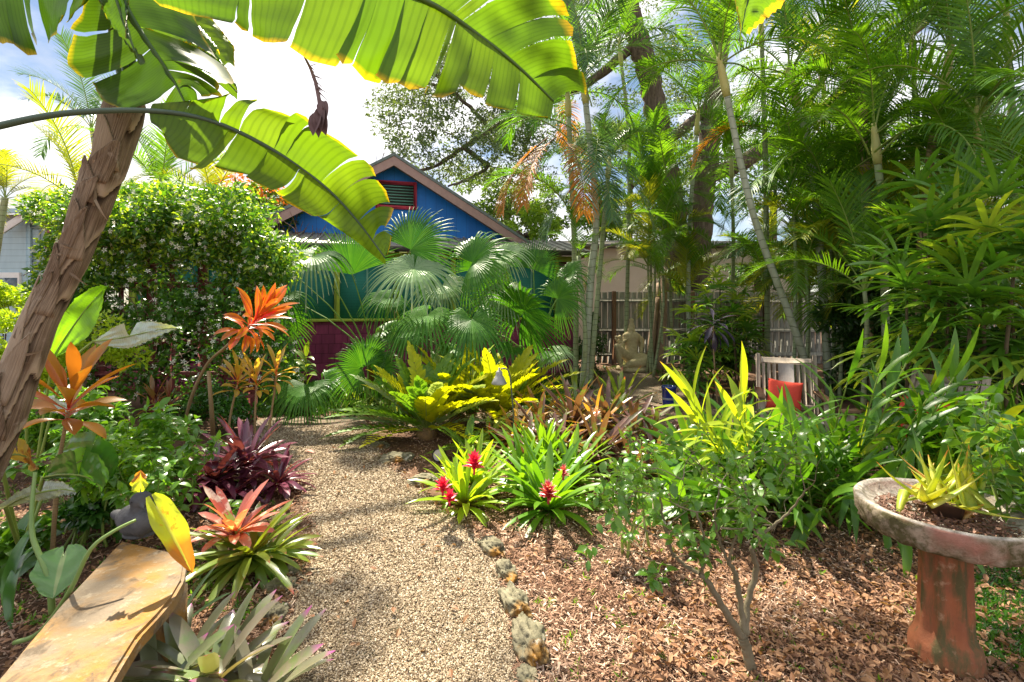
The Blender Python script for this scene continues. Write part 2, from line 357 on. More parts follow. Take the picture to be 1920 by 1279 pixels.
# ================================================================ blue house
cs, sn = math.cos(R(15)), math.sin(R(15)); HO = V((-2.713, 11, 0))
def H(t, b, z): return HO+V((cs, sn, 0))*t+V((-sn, cs, 0))*b+V((0, 0, z))
HR = Matrix.Rotation(R(15), 3, 'Z')
def hbox(mb, t0, t1, b0, b1, z0, z1, bev=0.0, mi=0): box(mb, (H(t0, b0, z0)+H(t1, b1, z1))/2, (abs(t1-t0), abs(b1-b0), abs(z1-z0)), HR, mi, .5, bev)
def shingle(name, c1, c2, bw, rh):
    q = NT(name); uv = q.n('ShaderNodeUVMap').outputs[0]; b = q.n('ShaderNodeTexBrick'); q.t.links.new(uv, b.inputs['Vector'])
    b.inputs['Color1'].default_value = (*c1, 1); b.inputs['Color2'].default_value = (*c2, 1); b.inputs['Mortar'].default_value = (*[v*.35 for v in c1], 1)
    b.inputs['Scale'].default_value = 1; b.inputs['Brick Width'].default_value = bw; b.inputs['Row Height'].default_value = rh; b.inputs['Mortar Size'].default_value = .006
    nz = q.noise(12, 5, .6, q.mapped((1, 1, .2)))
    col = q.mix(q.rng(nz, .3, .75), b.outputs['Color'], q.mix(1.0, b.outputs['Color'], (.6, .6, .62), 'MULTIPLY'))
    return q.pr(col, .7, q.bump(b.outputs['Fac'], -.6, .01), .3)
def siding(name, c1, c2, n_):
    q = NT(name); z = q.xyz(q.obj())[2]; f = q.math('FRACT', q.math('MULTIPLY', z, n_)); nz = q.noise(7, 5, .6, q.mapped((1, 1, .25)))
    col = q.mix(q.rng(nz, .3, .75), c1, c2); col = q.mix(q.rng(f, .07, 0), col, tuple(v*.3 for v in c1))
    return q.pr(col, .65, q.bump(f, -.7, .012), .3)
M_purple = shingle('plum_shingle', (.30, .045, .115), (.23, .033, .09), .24, .19)
q = NT('blue_paint'); xx = q.xyz(q.mapped((1, 1, 1), (0, 0, R(-15))))[0]; fr = q.math('FRACT', q.math('MULTIPLY', xx, 4.2)); nz = q.noise(5, 5, .6, q.mapped((1, 1, .2)))
M_blue = q.pr(q.mix(q.rng(fr, .04, 0), q.mix(q.rng(nz, .3, .7), (.010, .19, .62), (.012, .15, .50)), (.004, .05, .2)), .55, q.bump(fr, .2, .01), .35)
M_teal = siding('teal_shutter', (.03, .22, .17), (.025, .17, .14), 18)
M_lime = plain('lime_paint', (.42, .50, .05), (.34, .42, .05), 8, .55)
M_fascia = plain('mauve_paint', (.42, .27, .23), (.34, .21, .19), 9, .6)
M_red = plain('coral_paint', (.62, .07, .10), (.5, .05, .08), 9, .5)
M_louv = plain('green_paint', (.16, .36, .27), (.12, .28, .21), 9, .5)
M_roof = plain('roof_shingle', (.20, .23, .22), (.12, .15, .14), 22, .85)
M_tin = plain('metal_roof', (.36, .35, .31), (.22, .20, .17), 4, .5, metal=0.2)
M_dark = plain('dark_board', (.06, .05, .045), None, 5, .8)  # near-black brown
house = empty('blue_house', H(0, 2, 0), 'blue gabled cottage with plum shingle skirt, lime window posts and coral framed vent', 'house')
SL, ZA, HWD = .5915, 4.80, 3.55
mb = MB(); b0 = -1.2; A = [H(-5.6, b0, 0), H(3.95, b0, 0), H(3.95, b0, 1.2), H(-5.6, b0, 1.2)]
mb.add(A, [(0, 1, 2, 3)], [(0, 0), (9.55, 0), (9.55, 1.2), (0, 1.2)]); Bk = [H(3.95, b0, 0), H(3.95, 3, 0), H(3.95, 3, 2.6), H(3.95, b0, 2.6)]
mb.add(Bk, [(0, 1, 2, 3)], [(0, 0), (4.2, 0), (4.2, 2.6), (0, 2.6)]); mb.build('wall', M_purple, house, False)
mb = MB(); hbox(mb, -5.6, 3.98, b0-.06, b0+.1, 1.2, 1.255, .006); mb.build('sill', M_lime, house)
for k in range(-4, 4):
    t = .04+1.16*k
    mb = MB(); hbox(mb, t-.05, t+.05, b0-.02, b0+.1, 1.255, 2.62, .006); mb.build('post', M_lime, house)
    if k < 3:
        mb = MB(); hbox(mb, t+.052, t+1.108, b0+.03, b0+.06, 1.256, 2.5); wn_ = mb.build('window', M_teal, house)
        mb = MB(); hbox(mb, t+.56, t+.60, b0+.018, b0+.03, 1.256, 2.5); mb.build('frame', M_louv, wn_)
mb = MB(); hbox(mb, -5.6, 3.98, b0-.01, b0+.1, 2.50, 2.62); mb.build('lintel', M_lime, house)
mb = MB(); q4 = [H(-5.7, b0-.35, 2.72), H(4.2, b0-.35, 2.72), H(4.2, .02, 3.12), H(-5.7, .02, 3.12)]; q5 = [p-V((0, 0, .05)) for p in q4]
mb.add(q4+q5, [(0, 1, 2, 3), (7, 6, 5, 4), (4, 5, 1, 0), (5, 6, 2, 1)])
for k in range(45):
    t = -5.65+k*.22; a, b = H(t, b0-.35, 2.735), H(t, .0, 3.135); bar(mb, a, b, .03, .03, bev=0)
mb.build('porch_roof', M_tin, house, False)
mb = MB(); hbox(mb, -5.7, 4.2, b0-.37, b0-.352, 2.60, 2.70); mb.build('gutter', M_dark, house)
for k in range(16):
    t = -5.6+k*.65; mb = MB(); hbox(mb, t, t+.05, b0-.35, b0+.3, 2.60, 2.665); mb.build('rafter', M_fascia, house)
mb = MB(); zb = ZA-SL*HWD
mb.add([H(-HWD, 0, 2.7), H(HWD, 0, 2.7), H(HWD, 0, zb-.1), H(0, 0, ZA-.1), H(-HWD, 0, zb-.1)], [(0, 1, 2, 3, 4)])
mb.build('gable_wall', M_blue, house, False)
for sg in (-1, 1):
    mb = MB(); a = [H(0, -.45, ZA+.02), H(sg*(HWD+.35), -.45, ZA+.02-SL*(HWD+.35)), H(sg*(HWD+.35), 9, ZA+.02-SL*(HWD+.35)), H(0, 9, ZA+.02)]
    bt = [p+V((0, 0, .07)) for p in a]
    mb.add(a+bt, [(0, 1, 2, 3), (4, 5, 6, 7), (0, 1, 5, 4), (1, 2, 6, 5)]); mb.build('roof', M_roof, house, False)
    mb = MB(); a = [H(0, -.43, ZA-.19), H(sg*(HWD+.33), -.43, ZA-.19-SL*(HWD+.33)), H(sg*(HWD+.33), -.43, ZA+.015-SL*(HWD+.33)), H(0, -.43, ZA+.015)]
    bt = [p+V((-sn, cs, 0))*.04 for p in a]; mb.add(a+bt, [(0, 1, 2, 3), (4, 5, 6, 7), (0, 1, 5, 4), (2, 3, 7, 6)]); mb.build('fascia', M_fascia, house, False)
# vent: centred near px 738,363
mb = MB()
for t0, t1, z0, z1 in ((-.46, -.39, 3.72, 4.36), (.39, .46, 3.72, 4.36), (-.39, .39, 3.72, 3.80), (-.39, .39, 4.28, 4.36)): hbox(mb, t0+.06, t1+.06, -.05, -.003, z0, z1, .004)
vent = mb.build('vent', M_red, house)
mb = MB()
for k in range(7):
    z = 3.83+k*.066; c_ = H(.06, -.03, z+.02); box(mb, c_, (.77, .05, .012), HR @ Matrix.Rotation(R(38), 3, 'X'), 0, .5, 0)
mb.build('louvre', M_louv, vent)
mb = MB(); hbox(mb, -.33, .45, -.012, -.004, 3.80, 4.28); mb.build('vent_back', M_dark, vent)

# ================================================================ neighbour house on the left
nb = empty('clapboard_house', P(10, 700, 11.9)*1, 'pale blue-grey clapboard house at the far left behind the shrubs', 'house'); nb.location.z = 0
M_clap = siding('clapboard', (.42, .56, .62), (.34, .47, .53), 6.6); M_white = plain('white_paint', (.78, .76, .72), (.68, .66, .62), 8, .5)
M_grey_shutter = siding('grey_louvre', (.40, .50, .52), (.33, .42, .44), 16); M_gr = plain('grey_shingle', (.26, .27, .30), (.16, .17, .19), 14, .9)
dN = 11.8; X0, X1 = -16, (88-HX)/F0*dN; xm = (56-HX)/F0*dN
mb = MB(); box(mb, ((X0+xm)/2, dN+.5, 1.95), (xm-X0, 1, 3.9)); mb.build('wall', M_clap, nb, False)
mb = MB(); box(mb, ((xm+X1)/2, dN+.52, 1.95), (X1-xm, 1, 3.9)); mb.build('side_wall', plain('bluegrey_trim', (.36, .47, .50), None, 5), nb, False)
mb = MB(); box(mb, (xm, dN-.02, 1.9), (.10, .06, 3.8), bev=.006); mb.build('corner_board', M_clap, nb)
a = P(4, 432, dN-.3); b = P(112, 362, dN-.3)
mb = MB(); bar(mb, a, b, .05, .17, up=(0, 0, 1)); mb.build('fascia', M_white, nb)
mb = MB(); r0, r1 = P(-160, 330, dN-.25), P(40, 345, dN-.25); e0_, e1_ = P(-200, 405, dN-.4), P(100, 402, dN-.4)
mb.add([e0_, e1_, P(78, 378, dN+2), P(-160, 372, dN+2)], [(0, 1, 2, 3)]); mb.add([P(100, 402, dN-.4), P(118, 412, dN+3), P(78, 378, dN+3), P(78, 378, dN+2)], [(0, 1, 2, 3)]); mb.build('roof', M_gr, nb, False)
mb = MB(); box(mb, P(71, 412, dN-.03), (.36, .05, .40), bev=.01); mb.build('vent', M_grey_shutter, nb)
mb = MB(); box(mb, P(68, 462, dN-.01), (.16, .05, .8), bev=.01); mb.build('shutter', M_grey_shutter, nb)
for cx_ in (15, -70):
    mb = MB(); box(mb, P(cx_, 530, dN-.03), (.62, .07, .5), bev=.01); wf = mb.build('window_frame', M_white, nb)
    mb = MB(); box(mb, P(cx_, 538, dN-.06), (.46, .03, .44)); mb.build('pane', plain('glass_dark', (.10, .14, .16), None, 3, .1, .6), wf)

# ================================================================ cream house behind the fence
ch = empty('cream_house', (4.5, 17.5, 0), 'cream painted block house with flat white eave beyond the fence', 'house')
M_cream = plain('cream_render', (.80, .70, .56), (.72, .62, .50), 2, .8)
mb = MB(); box(mb, (6.2, 19, 1.8), (9, 3, 3.55)); mb.build('wall', M_cream, ch, False)
mb = MB(); box(mb, (6.2, 18.9, 3.68), (9.8, 4.2, .16), bev=.01); mb.build('eave', M_tin, ch)

# ================================================================ grey fence
fence = empty('board_fence', (6.0, 12.45, 0), 'weathered grey vertical board fence behind the statue and chairs', 'fence')
q = NT('grey_board'); nz = q.noise(9, 6, .65, q.mapped((3, 3, .25))); rn = q.n('ShaderNodeAttribute', attribute_name='rnd').outputs['Fac']
cg = q.mix(rn, (.42, .40, .34), (.27, .26, .215)); M_fence = q.pr(q.mix(q.rng(nz, .35, .75), cg, (.10, .10, .085)), .85, q.bump(nz, .5, .01), .2)
mb = MB(); x = 2.25; DF = 12.4
while x < 15:
    wd = .145+.02*random.random(); box(mb, (x, DF+.05+.006*random.random(), .93+.01*random.random()), (wd-.022, .02, 1.84+.03*random.random()), None, 0, random.random(), .003); x += wd
mb.build('board', M_fence, fence)
for z in (1.64, .88, .25):
    mb = MB(); box(mb, (8.6, DF, z), (12.7, .05, .10), bev=.004); mb.build('rail', M_fence, fence)
M_post = plain('brown_post', (.20, .10, .055), (.13, .07, .04), 12, .8, stretch=(3, 3, .4))
for px in (1150, 1296, 1432, 1600, 1760):
    mb = MB(); box(mb, ((px-HX)/F0*DF, DF-.075, .95), (.10, .10, 1.86), bev=.006); mb.build('post', M_post, fence)
# power lines crossing the sky at the left
mb = MB()
for y0, y1 in ((205, 212), (255, 262), (290, 300), (340, 330)):
    tube(mb, [P(-500, y0-12, 24), P(0, y0, 24), P(450, y1, 25)], .008, 4)
tag(mb.build('power_line', plain('cable', (.10, .10, .12))), 'thin dark overhead power lines crossing the sky at the left', 'power line')
# ================================================================ plant kit
def on_root(o, root, loc, rot=None):
    o.parent = root; o.matrix_parent_inverse = Matrix.Translation(-root.location)
    o.location = loc
    if rot is not None: o.rotation_euler = rot
    return o
M_areca = leafmat('areca_leaf', (.04, .14, .014), (.15, .30, .02), tf=.5, rough=.42, spec=.5, tip=(.30, .26, .06), tip0=.95)
M_areca_y = leafmat('areca_yellow', (.15, .24, .02), (.36, .36, .03), tf=.45, rough=.4, tip=(.42, .30, .06), tip0=.85)
M_areca_b = leafmat('areca_blue', (.03, .10, .035), (.09, .19, .08), tf=.3, rough=.34, spec=.7)
M_dead = leafmat('dead_frond', (.55, .22, .03), (.36, .14, .03), tf=.4, rough=.6)
M_rachis = plain('rachis', (.25, .34, .07), (.18, .26, .05), 5, .45)
M_shaft = plain('crownshaft', (.42, .46, .20), (.50, .40, .09), 3, .45, stretch=(1, 1, .5))
def ring_mat(name, a, b, n_=9):
    q = NT(name); z = q.xyz(q.obj())[2]; z = q.math('ADD', z, q.math('MULTIPLY', q.noise(3, 3), .15)); f = q.math('FRACT', q.math('MULTIPLY', z, n_)); nz = q.noise(7, 6, .65, q.mapped((1, 1, .5)))
    col = q.mix(q.rng(f, .14, .02), q.mix(q.rng(nz, .35, .7), a, b), tuple(v*.45 for v in b))
    return q.pr(col, .6, q.bump(f, .25, .01), .35)
M_cane = ring_mat('palm_cane', (.30, .38, .22), (.24, .25, .12))
M_cane_w = ring_mat('palm_cane_white', (.42, .46, .36), (.28, .31, .20), 7)
M_cane_b = ring_mat('palm_cane_brown', (.26, .19, .10), (.19, .16, .07), 9)
def frond_mesh(name, L, nl, ll, e0, e1, vee=.5, dr=.9, mats=None, w=.030, wild=.08, seed=0, side=0.0):
    st = random.getstate(); random.seed(seed); mb = MB(); n = 18; pts = []; p = V((0, 0, 0))
    for i in range(n+1):
        t = i/n; e = R(e0+(e1-e0)*t**1.25); az = side*t*t; pts.append(p.copy()); p = p+V((math.cos(e)*math.cos(az), math.cos(e)*math.sin(az), math.sin(e)))*(L/n)
    tube(mb, pts, [.013*(1-.85*i/n)+.0015 for i in range(n+1)], 5, False, .5, 1)
    T, _ = frames(pts)
    for k in range(nl):
        t = .16+.83*(k+.5)/nl; f = t*n; i = min(int(f), n-1); q = pts[i].lerp(pts[i+1], f-i); tg = T[i]
        up = V((0, 0, 1)); s = tg.cross(up).normalized(); u = s.cross(tg).normalized()
        lsc = math.sin(math.pi*min(1, (t-.10)/.95))**.55
        for sg in (-1, 1):
            if random.random() < .03: continue
            fw = .45+.75*t; d = (s*sg*(1-.25*t)+tg*fw+u*vee*(1-.4*t)+V((random.gauss(0, wild), random.gauss(0, wild), random.gauss(0, wild)))).normalized()
            blade(mb, q, d, u, ll*max(.18, lsc)*random.uniform(.88, 1.1), w*random.uniform(.8, 1.15), n=4, prof='grass', fold=.10, droop=dr*random.uniform(.6, 1.3), r=random.random())
    random.setstate(st); me = mb.mesh(name)
    for m in mats or (M_areca, M_rachis): me.materials.append(m)
    return me
FR = {}
def fset(key, mats, L=2.1, ll=.60, nl=42, w=.025):
    FR[key] = [[frond_mesh('frond', L*q, nl, ll*q, e0, e1, vv, dr, mats, w, .08, 11*i+j, (j-.5)*.5) for j, q in enumerate((1, .86))]
               for i, (e0, e1, vv, dr) in enumerate(((82, 34, .6, .42), (66, -10, .5, .6), (46, -52, .42, .75), (22, -80, .35, .75), (-35, -86, .3, .7)))]
fset('g', (M_areca, M_rachis)); fset('y', (M_areca_y, M_rachis)); fset('b', (M_areca_b, M_rachis)); fset('d', (M_dead, M_post))
def add_frond(root, p, az, cls, key='g', sc=1.0, tilt=0.0):
    me = random.choice(FR[key][cls]); o = bpy.data.objects.new('frond', me); COL.objects.link(o); on_root(o, root, p, (random.gauss(0, .06)+tilt, random.gauss(0, .06), az)); o.scale = (sc,)*3
    return o
def palm_stem(root, base, mids, top, r0, r1, mat=None, shaft=True, nfr=9, key='g', sc=1.0, az0=None, skip=None, dead=0):
    pts = [V(base)]+[V(m) for m in mids]+[V(top)]; sp = []
    for i in range(len(pts)-1):
        a = pts[max(i-1, 0)]; b, c_ = pts[i], pts[i+1]; d_ = pts[min(i+2, len(pts)-1)]
        for k in range(8):
            t = k/8; sp.append(.5*((2*b)+(c_-a)*t+(2*a-5*b+4*c_-d_)*t*t+(3*b-a-3*c_+d_)*t**3))
    sp.append(pts[-1]); n = len(sp); mb = MB(); tube(mb, sp, [r0+(r1-r0)*i/n for i in range(n)], 10, True, .5, 0, .12); mb.build('trunk', mat or M_cane, root)
    T, _ = frames(sp); tp = sp[-1]
    if shaft:
        mb = MB(); a = [tp-T[-1]*.05+T[-1]*.62*sc*k/5 for k in range(6)]; tube(mb, a, [r1*q for q in (1.15, 1.4, 1.35, 1.15, .9, .6)], 10); mb.build('crownshaft', M_shaft, root); tp = a[-1]-T[-1]*.12
    a0 = random.random()*6.28 if az0 is None else az0
    for k in range(nfr):
        cls = min(3, int(4*(k+.6*random.random())/nfr)); az = a0+k*2.4
        if skip and skip(math.sin(az), math.cos(az)): continue
        add_frond(root, tp-T[-1]*.04*k/nfr, az, cls, key, sc*random.uniform(.85, 1.08))
    for k in range(dead): add_frond(root, tp-T[-1]*.1, random.random()*6.28, 3, 'd', sc*.9)
    return tp
# ---- fan palm leaves
M_fan = leafmat('fan_leaf', (.028, .13, .016), (.09, .24, .02), tf=.38, rough=.42, spec=.35, tip=(.34, .34, .14), tip0=.93)
M_fan_w = leafmat('fan_leaf_pale', (.12, .24, .08), (.22, .33, .15), tf=.3, rough=.3, spec=.9, tip=(.5, .48, .30), tip0=.9)
M_petiole = plain('petiole', (.17, .30, .05), (.12, .22, .04), 5, .45)
def fan_leaf(root, crown, c_, m, nrm, Rr, nseg=46, spread=300, split=.5, dr=.8, mat=None, cup=.1):
    mb = MB(); m = V(m).normalized(); nrm = V(nrm); nrm = (nrm-m*nrm.dot(m)).normalized(); s = nrm.cross(m).normalized(); C = V(c_)
    if crown is not None:
        a = V(crown); mid_ = (a+C)/2+V((0, 0, .12)); ps = [a, a.lerp(mid_, .5)+V((0, 0, .03)), mid_, mid_.lerp(C, .6)+V((0, 0, .02)), C]
        tube(mb, ps, [.013, .011, .010, .008, .007], 5, False, .5, 1)
    st = R(spread)/nseg; n = 8
    for k in range(nseg):
        a = -R(spread)/2+st*(k+.5); fw = math.cos(a/2); L = Rr*(.80+.2*fw)*random.uniform(.93, 1.05); vs = []; uv = []; sd_ = random.uniform(.7, 1.3)
        dv = m*math.cos(a)+s*math.sin(a); pos = None; h = st/2
        dL = m*math.cos(a-h)+s*math.sin(a-h); dR = m*math.cos(a+h)+s*math.sin(a+h)
        p = C.copy(); d = dv.copy(); tw = random.gauss(0, .1)
        for i in range(n+1):
            t = i/n; rr = L*t; lift = nrm*(cup*Rr*math.sin(t*3.1)*.6)
            wd = L*split*math.tan(h) if t > split else rr*math.tan(h)
            if t > split: wd *= max(.02, 1-(t-split)/(1-split))**.75
            g = max(0, t-split*.55)/(1-split*.55); sag = V((0, 0, -1))*dr*Rr*.45*g*g*sd_
            cpos = C+dv*rr*(1-.12*dr*g*g)+lift+sag; sv = (dR-dL).normalized(); pl = nrm*wd*.45
            vs += [cpos-sv*wd, cpos+pl, cpos+sv*wd]; uv += [(0, t), (.5, t), (1, t)]
        fs = []
        for i in range(n):
            b = i*3; fs += [(b, b+1, b+4, b+3), (b+1, b+2, b+5, b+4)]
        mb.add(vs, fs, uv, random.random())
    me = mb.mesh('fan_leaf', False); return link_mesh('fan_leaf', me, (mat or M_fan, M_petiole), root)
# ---- rosettes
def rosette(root, c_, n, L, W, e_in=78, e_out=8, bend=1.0, prof='strap', mat=None, name='leaf', r0=.02, jit=.12, fold=.16, tilt=V((0, 0, 1)), dr=.0, seg=7, lv=.2, az0=None, each=False):
    mb = MB(); a0 = random.random()*6 if az0 is None else az0; q = V((0, 0, 1)).rotation_difference(V(tilt).normalized())
    for k in range(n):
        t = (k+.5)/n; az = a0+k*2.39996; e = R(e_in+(e_out-e_in)*t+random.gauss(0, 6)); rad = V((math.cos(az), math.sin(az), 0))
        d = q @ (rad*math.cos(e)+V((0, 0, math.sin(e)))); up = q @ (V((0, 0, 1))*math.cos(e)-rad*math.sin(e))
        blade(mb, V(c_)+q @ (rad*r0*t)+V((0, 0, 0)), d+V([random.gauss(0, jit) for _ in range(3)]), up, L*random.uniform(1-lv, 1+lv)*(.72+.28*math.sin(math.pi*min(1, t+.25))), W*random.uniform(.85, 1.12),
              bend*random.uniform(.6, 1.3)*(.5+.7*t), seg, prof, fold, dr, random.gauss(0, .25), None)
    return mb.build(name, mat, root)
def bract_flower(root, p, h, mat, n=20, L=.05, stem=None, W=.018):
    p = V(p); mb = MB()
    tube(mb, [p, p+V((0, 0, h))], [.008, .007], 6)
    for k in range(n):
        t = k/n; az = k*2.4; e = R(10+70*t); rad = V((math.cos(az), math.sin(az), 0)); d = rad*math.cos(e)+V((0, 0, math.sin(e)))
        blade(mb, p+V((0, 0, h*(.45+.55*t))), d, V((0, 0, 1))-rad*.3, L*random.uniform(.8, 1.1), W, .3, 4, 'lance', .25)
    return mb.build('flower_spike', mat, root)
# ---- shrubs: branching stems with leaves at the twigs
def grow(mb, p, d, L, r, depth, tips, spread=.6, nch=2, segs=4, upb=.25, shrink=.72, bendy=.25):
    pts = [p.copy()]; rad = [r]; d = d.normalized()
    for i in range(segs):
        d = (d+V([random.gauss(0, bendy) for _ in range(3)])*.5+V((0, 0, upb*.15))).normalized(); p = p+d*L/segs; pts.append(p.copy()); rad.append(r*(1-.45*(i+1)/segs))
        if depth <= 1: tips.append((p.copy(), d.copy()))
    tube(mb, pts, rad, 6 if depth > 1 else 4, False)
    if depth > 0:
        for k in range(nch+(random.random() < .4)):
            dd = (d+V([random.gauss(0, spread) for _ in range(3)])+V((0, 0, upb))).normalized(); grow(mb, p, dd, L*shrink*random.uniform(.8, 1.15), r*.58, depth-1, tips, spread, nch, segs, upb, shrink, bendy)
def tip_leaves(root, tips, per, L, W, mat, prof='oval', dr=.5, name='foliage', seg=4, spread=1.0, up=V((0, 0, 1))):
    mb = MB()
    for p, d in tips:
        for k in range(per):
            dd = (d*.5+V([random.gauss(0, spread) for _ in range(3)])).normalized(); dd.z *= .6; l = L*random.uniform(.65, 1.2)
            q = p+dd*.012; blade(mb, q, dd, up+V([random.gauss(0, .35) for _ in range(3)]), l, l*W, .4, seg, prof, .12, dr, 0, None)
    return mb.build(name, mat, root)
# ================================================================ giant bird of paradise overhead (left)
def interp(pts, t):
    n = len(pts)-1; f = min(max(t, 0), 1)*n; i = min(int(f), n-1); u = f-i
    a = pts[max(i-1, 0)]; b, c_ = pts[i], pts[i+1]; d_ = pts[min(i+2, n)]
    return .5*((2*b)+(c_-a)*u+(2*a-5*b+4*c_-d_)*u*u+(3*b-a-3*c_+d_)*u**3)
def lin(pts, t):
    n = len(pts)-1; f = min(max(t, 0), 1)*n; i = min(int(f), n-1); return pts[i].lerp(pts[i+1], f-i)
def side(mb, mid, edge, slits, t0=0.0, t1=1.0, gap=.10, sag=.03, ragged=.06, rows=9):
    cuts = [t0]+[s for s in slits if t0 < s < t1]+[t1]
    for a, b in zip(cuts, cuts[1:]):
        cols = max(2, int((b-a)*34)); tc = (a+b)/2; vs = []; uv = []; ln = 1-ragged*random.random(); dz = random.gauss(0, .02); tl = random.gauss(0, .03); g = gap*random.uniform(.15, 1.7)
        for j in range(rows+1):
            v = j/rows
            for i in range(cols+1):
                t = a+(b-a)*i/cols; tt = tc+(t-tc)*(1-g*v*v); m_ = interp(mid, tt); e_ = lin(edge, tt); x = (i/cols-.5)*2
                vv = v*(ln-.02*random.random()*(j == rows)-.04*abs(x)*(j == rows))
                p = m_.lerp(e_, vv)+V((0, dz*v, -sag*math.sin(v*3.14)))+V((0, tl*x*v, 0))+V((0, .012*mn.noise(V((t*9, v*4, 1)))+.004*math.sin(i*2.1)*v, .006*math.sin(i*3.1)))
                vs.append(p); uv.append((t, v))
        fs = [(j*(cols+1)+i, j*(cols+1)+i+1, (j+1)*(cols+1)+i+1, (j+1)*(cols+1)+i) for j in range(rows) for i in range(cols)]
        mb.add(vs, fs, uv, random.random())
M_big = leafmat('paddle_leaf', (.065, .15, .010), (.125, .22, .012), tr=(2.0, 1.8, .5), tf=.6, rough=.34, spec=.5, tip=(.62, .42, .02), tip0=.86, cross=-.32, cfreq=75, blotch=(.18, .12, .02), bl=.70, bscale=4)
M_big_d = leafmat('paddle_leaf_deep', (.03, .085, .010), (.06, .13, .010), tf=.5, rough=.34, spec=.5, tip=(.45, .34, .03), tip0=.90, cross=-.3, cfreq=60, blotch=(.16, .09, .02), bl=.68, bscale=5)
M_rib = plain('leaf_rib', (.07, .14, .03), (.05, .11, .02), 4, .4)
M_rib_g = plain('grey_petiole', (.07, .12, .085), (.05, .09, .06), 4, .35)
def PP(l): return [P(*a) for a in l]
bop = empty('bird_of_paradise_tree', P(-240, 1500, 2.25)*1, 'giant bird of paradise with leaning fibrous brown trunk and torn backlit paddle leaves overhead', 'tree'); bop.location.z = 0
def big_leaf(mid, up_e, lo_e, sl_u, sl_l, r0=.016, r1=.004, mat=None, t0=0.0, rib=None, sag=.03, gap=.1, rag_=.06, root=None, t0u=None):
    mid = PP(mid); mb = MB()
    if up_e: side(mb, mid, PP(up_e), sl_u, t0 if t0u is None else t0u, 1, gap, -sag, rag_)
    if lo_e: side(mb, mid, PP(lo_e), sl_l, t0, 1, gap, sag, rag_)
    o = mb.build('leaf', mat or M_big, root or bop)
    mb = MB(); n = 40; ps = [interp(mid, i/n) for i in range(n+1)]; tube(mb, ps, [r0+(r1-r0)*i/n for i in range(n+1)], 8); mb.build('midrib', rib or M_rib, o); return o
# A: long arching leaf
midA = [(-420, 420, 1.75), (-180, 285, 1.8), (0, 236, 1.85), (130, 212, 1.9), (285, 208, 1.95), (400, 228, 2.0), (510, 280, 2.05), (600, 342, 2.1), (665, 408, 2.15), (722, 484, 2.2)]
#  edge index runs with the midrib points
upA = [(-420, 420, 1.75), (-180, 285, 1.8), (0, 236, 1.85), (130, 212, 1.9), (292, 200, 1.95), (455, 176, 1.98), (560, 205, 2.05), (690, 290, 2.05), (742, 372, 2.1), (728, 486, 2.2)]
loA = [(-420, 420, 1.75), (-180, 285, 1.8), (0, 236, 1.85), (130, 212, 1.9), (288, 225, 1.95), (320, 318, 1.9), (460, 338, 1.95), (545, 385, 2.0), (618, 425, 2.1), (716, 486, 2.2)]
big_leaf(midA, upA, loA, [.50, .565, .60, .67, .695, .78, .83, .90, .945], [.585, .60, .66, .73, .745, .84], .017, .003, M_big, .44, M_rib_g, gap=.16, rag_=.16)
# B: broad leaf behind, hanging down
midB = [(215, -60, 2.1), (236, 10, 2.1), (268, 66, 2.1), (300, 112, 2.1), (326, 152, 2.1), (348, 195, 2.1)]
big_leaf(midB, [(330, -40, 2.2), (372, 45, 2.25), (438, 150, 2.2), (430, 168, 2.15), (400, 182, 2.15), (352, 198, 2.1)], [(165, -60, 2.0), (150, 30, 2.0), (118, 118, 2.0), (170, 180, 2.0), (225, 214, 2.03), (340, 208, 2.1)], [.34, .6, .7, .78, .86], [.28, .5, .83], .014, .004, M_big_d, 0, gap=.05, rag_=.03)
midB2 = [(240, 15, 2.55), (290, 52, 2.55), (345, 90, 2.6), (400, 128, 2.6), (445, 174, 2.6)]
big_leaf(midB2, [(262, 0, 2.6), (318, 40, 2.6), (370, 82, 2.6), (422, 124, 2.6), (447, 176, 2.6)], [(235, 40, 2.55), (275, 78, 2.55), (322, 104, 2.6), (385, 136, 2.6), (440, 176, 2.6)], [], [.4, .7], .008, .003, M_big, 0, rag_=.02)
# C: great leaf across the top
midC = [(150, -150, 1.6), (300, -105, 1.62), (450, -75, 1.65), (620, -50, 1.7), (790, -2, 1.75), (900, 68, 1.85), (975, 128, 1.9), (1038, 190, 1.95)]
loC = [(200, -60, 1.6), (300, 22, 1.6), (452, 76, 1.62), (560, 122, 1.65), (722, 178, 1.7), (868, 190, 1.75), (962, 216, 1.85), (1028, 222, 1.92)]
upC = [(300, -260, 1.65), (420, -240, 1.65), (560, -220, 1.7), (760, -170, 1.75), (950, -90, 1.8), (1082, 6, 1.85), (1100, 112, 1.9), (1106, 178, 1.95)]
big_leaf(midC, upC, loC, [.2, .4, .56, .635, .66, .735, .81, .90], [.288, .302, .40, .487, .505, .545, .588, .637, .65, .70, .765, .86], .018, .004, M_big, 0, gap=.11, rag_=.12)
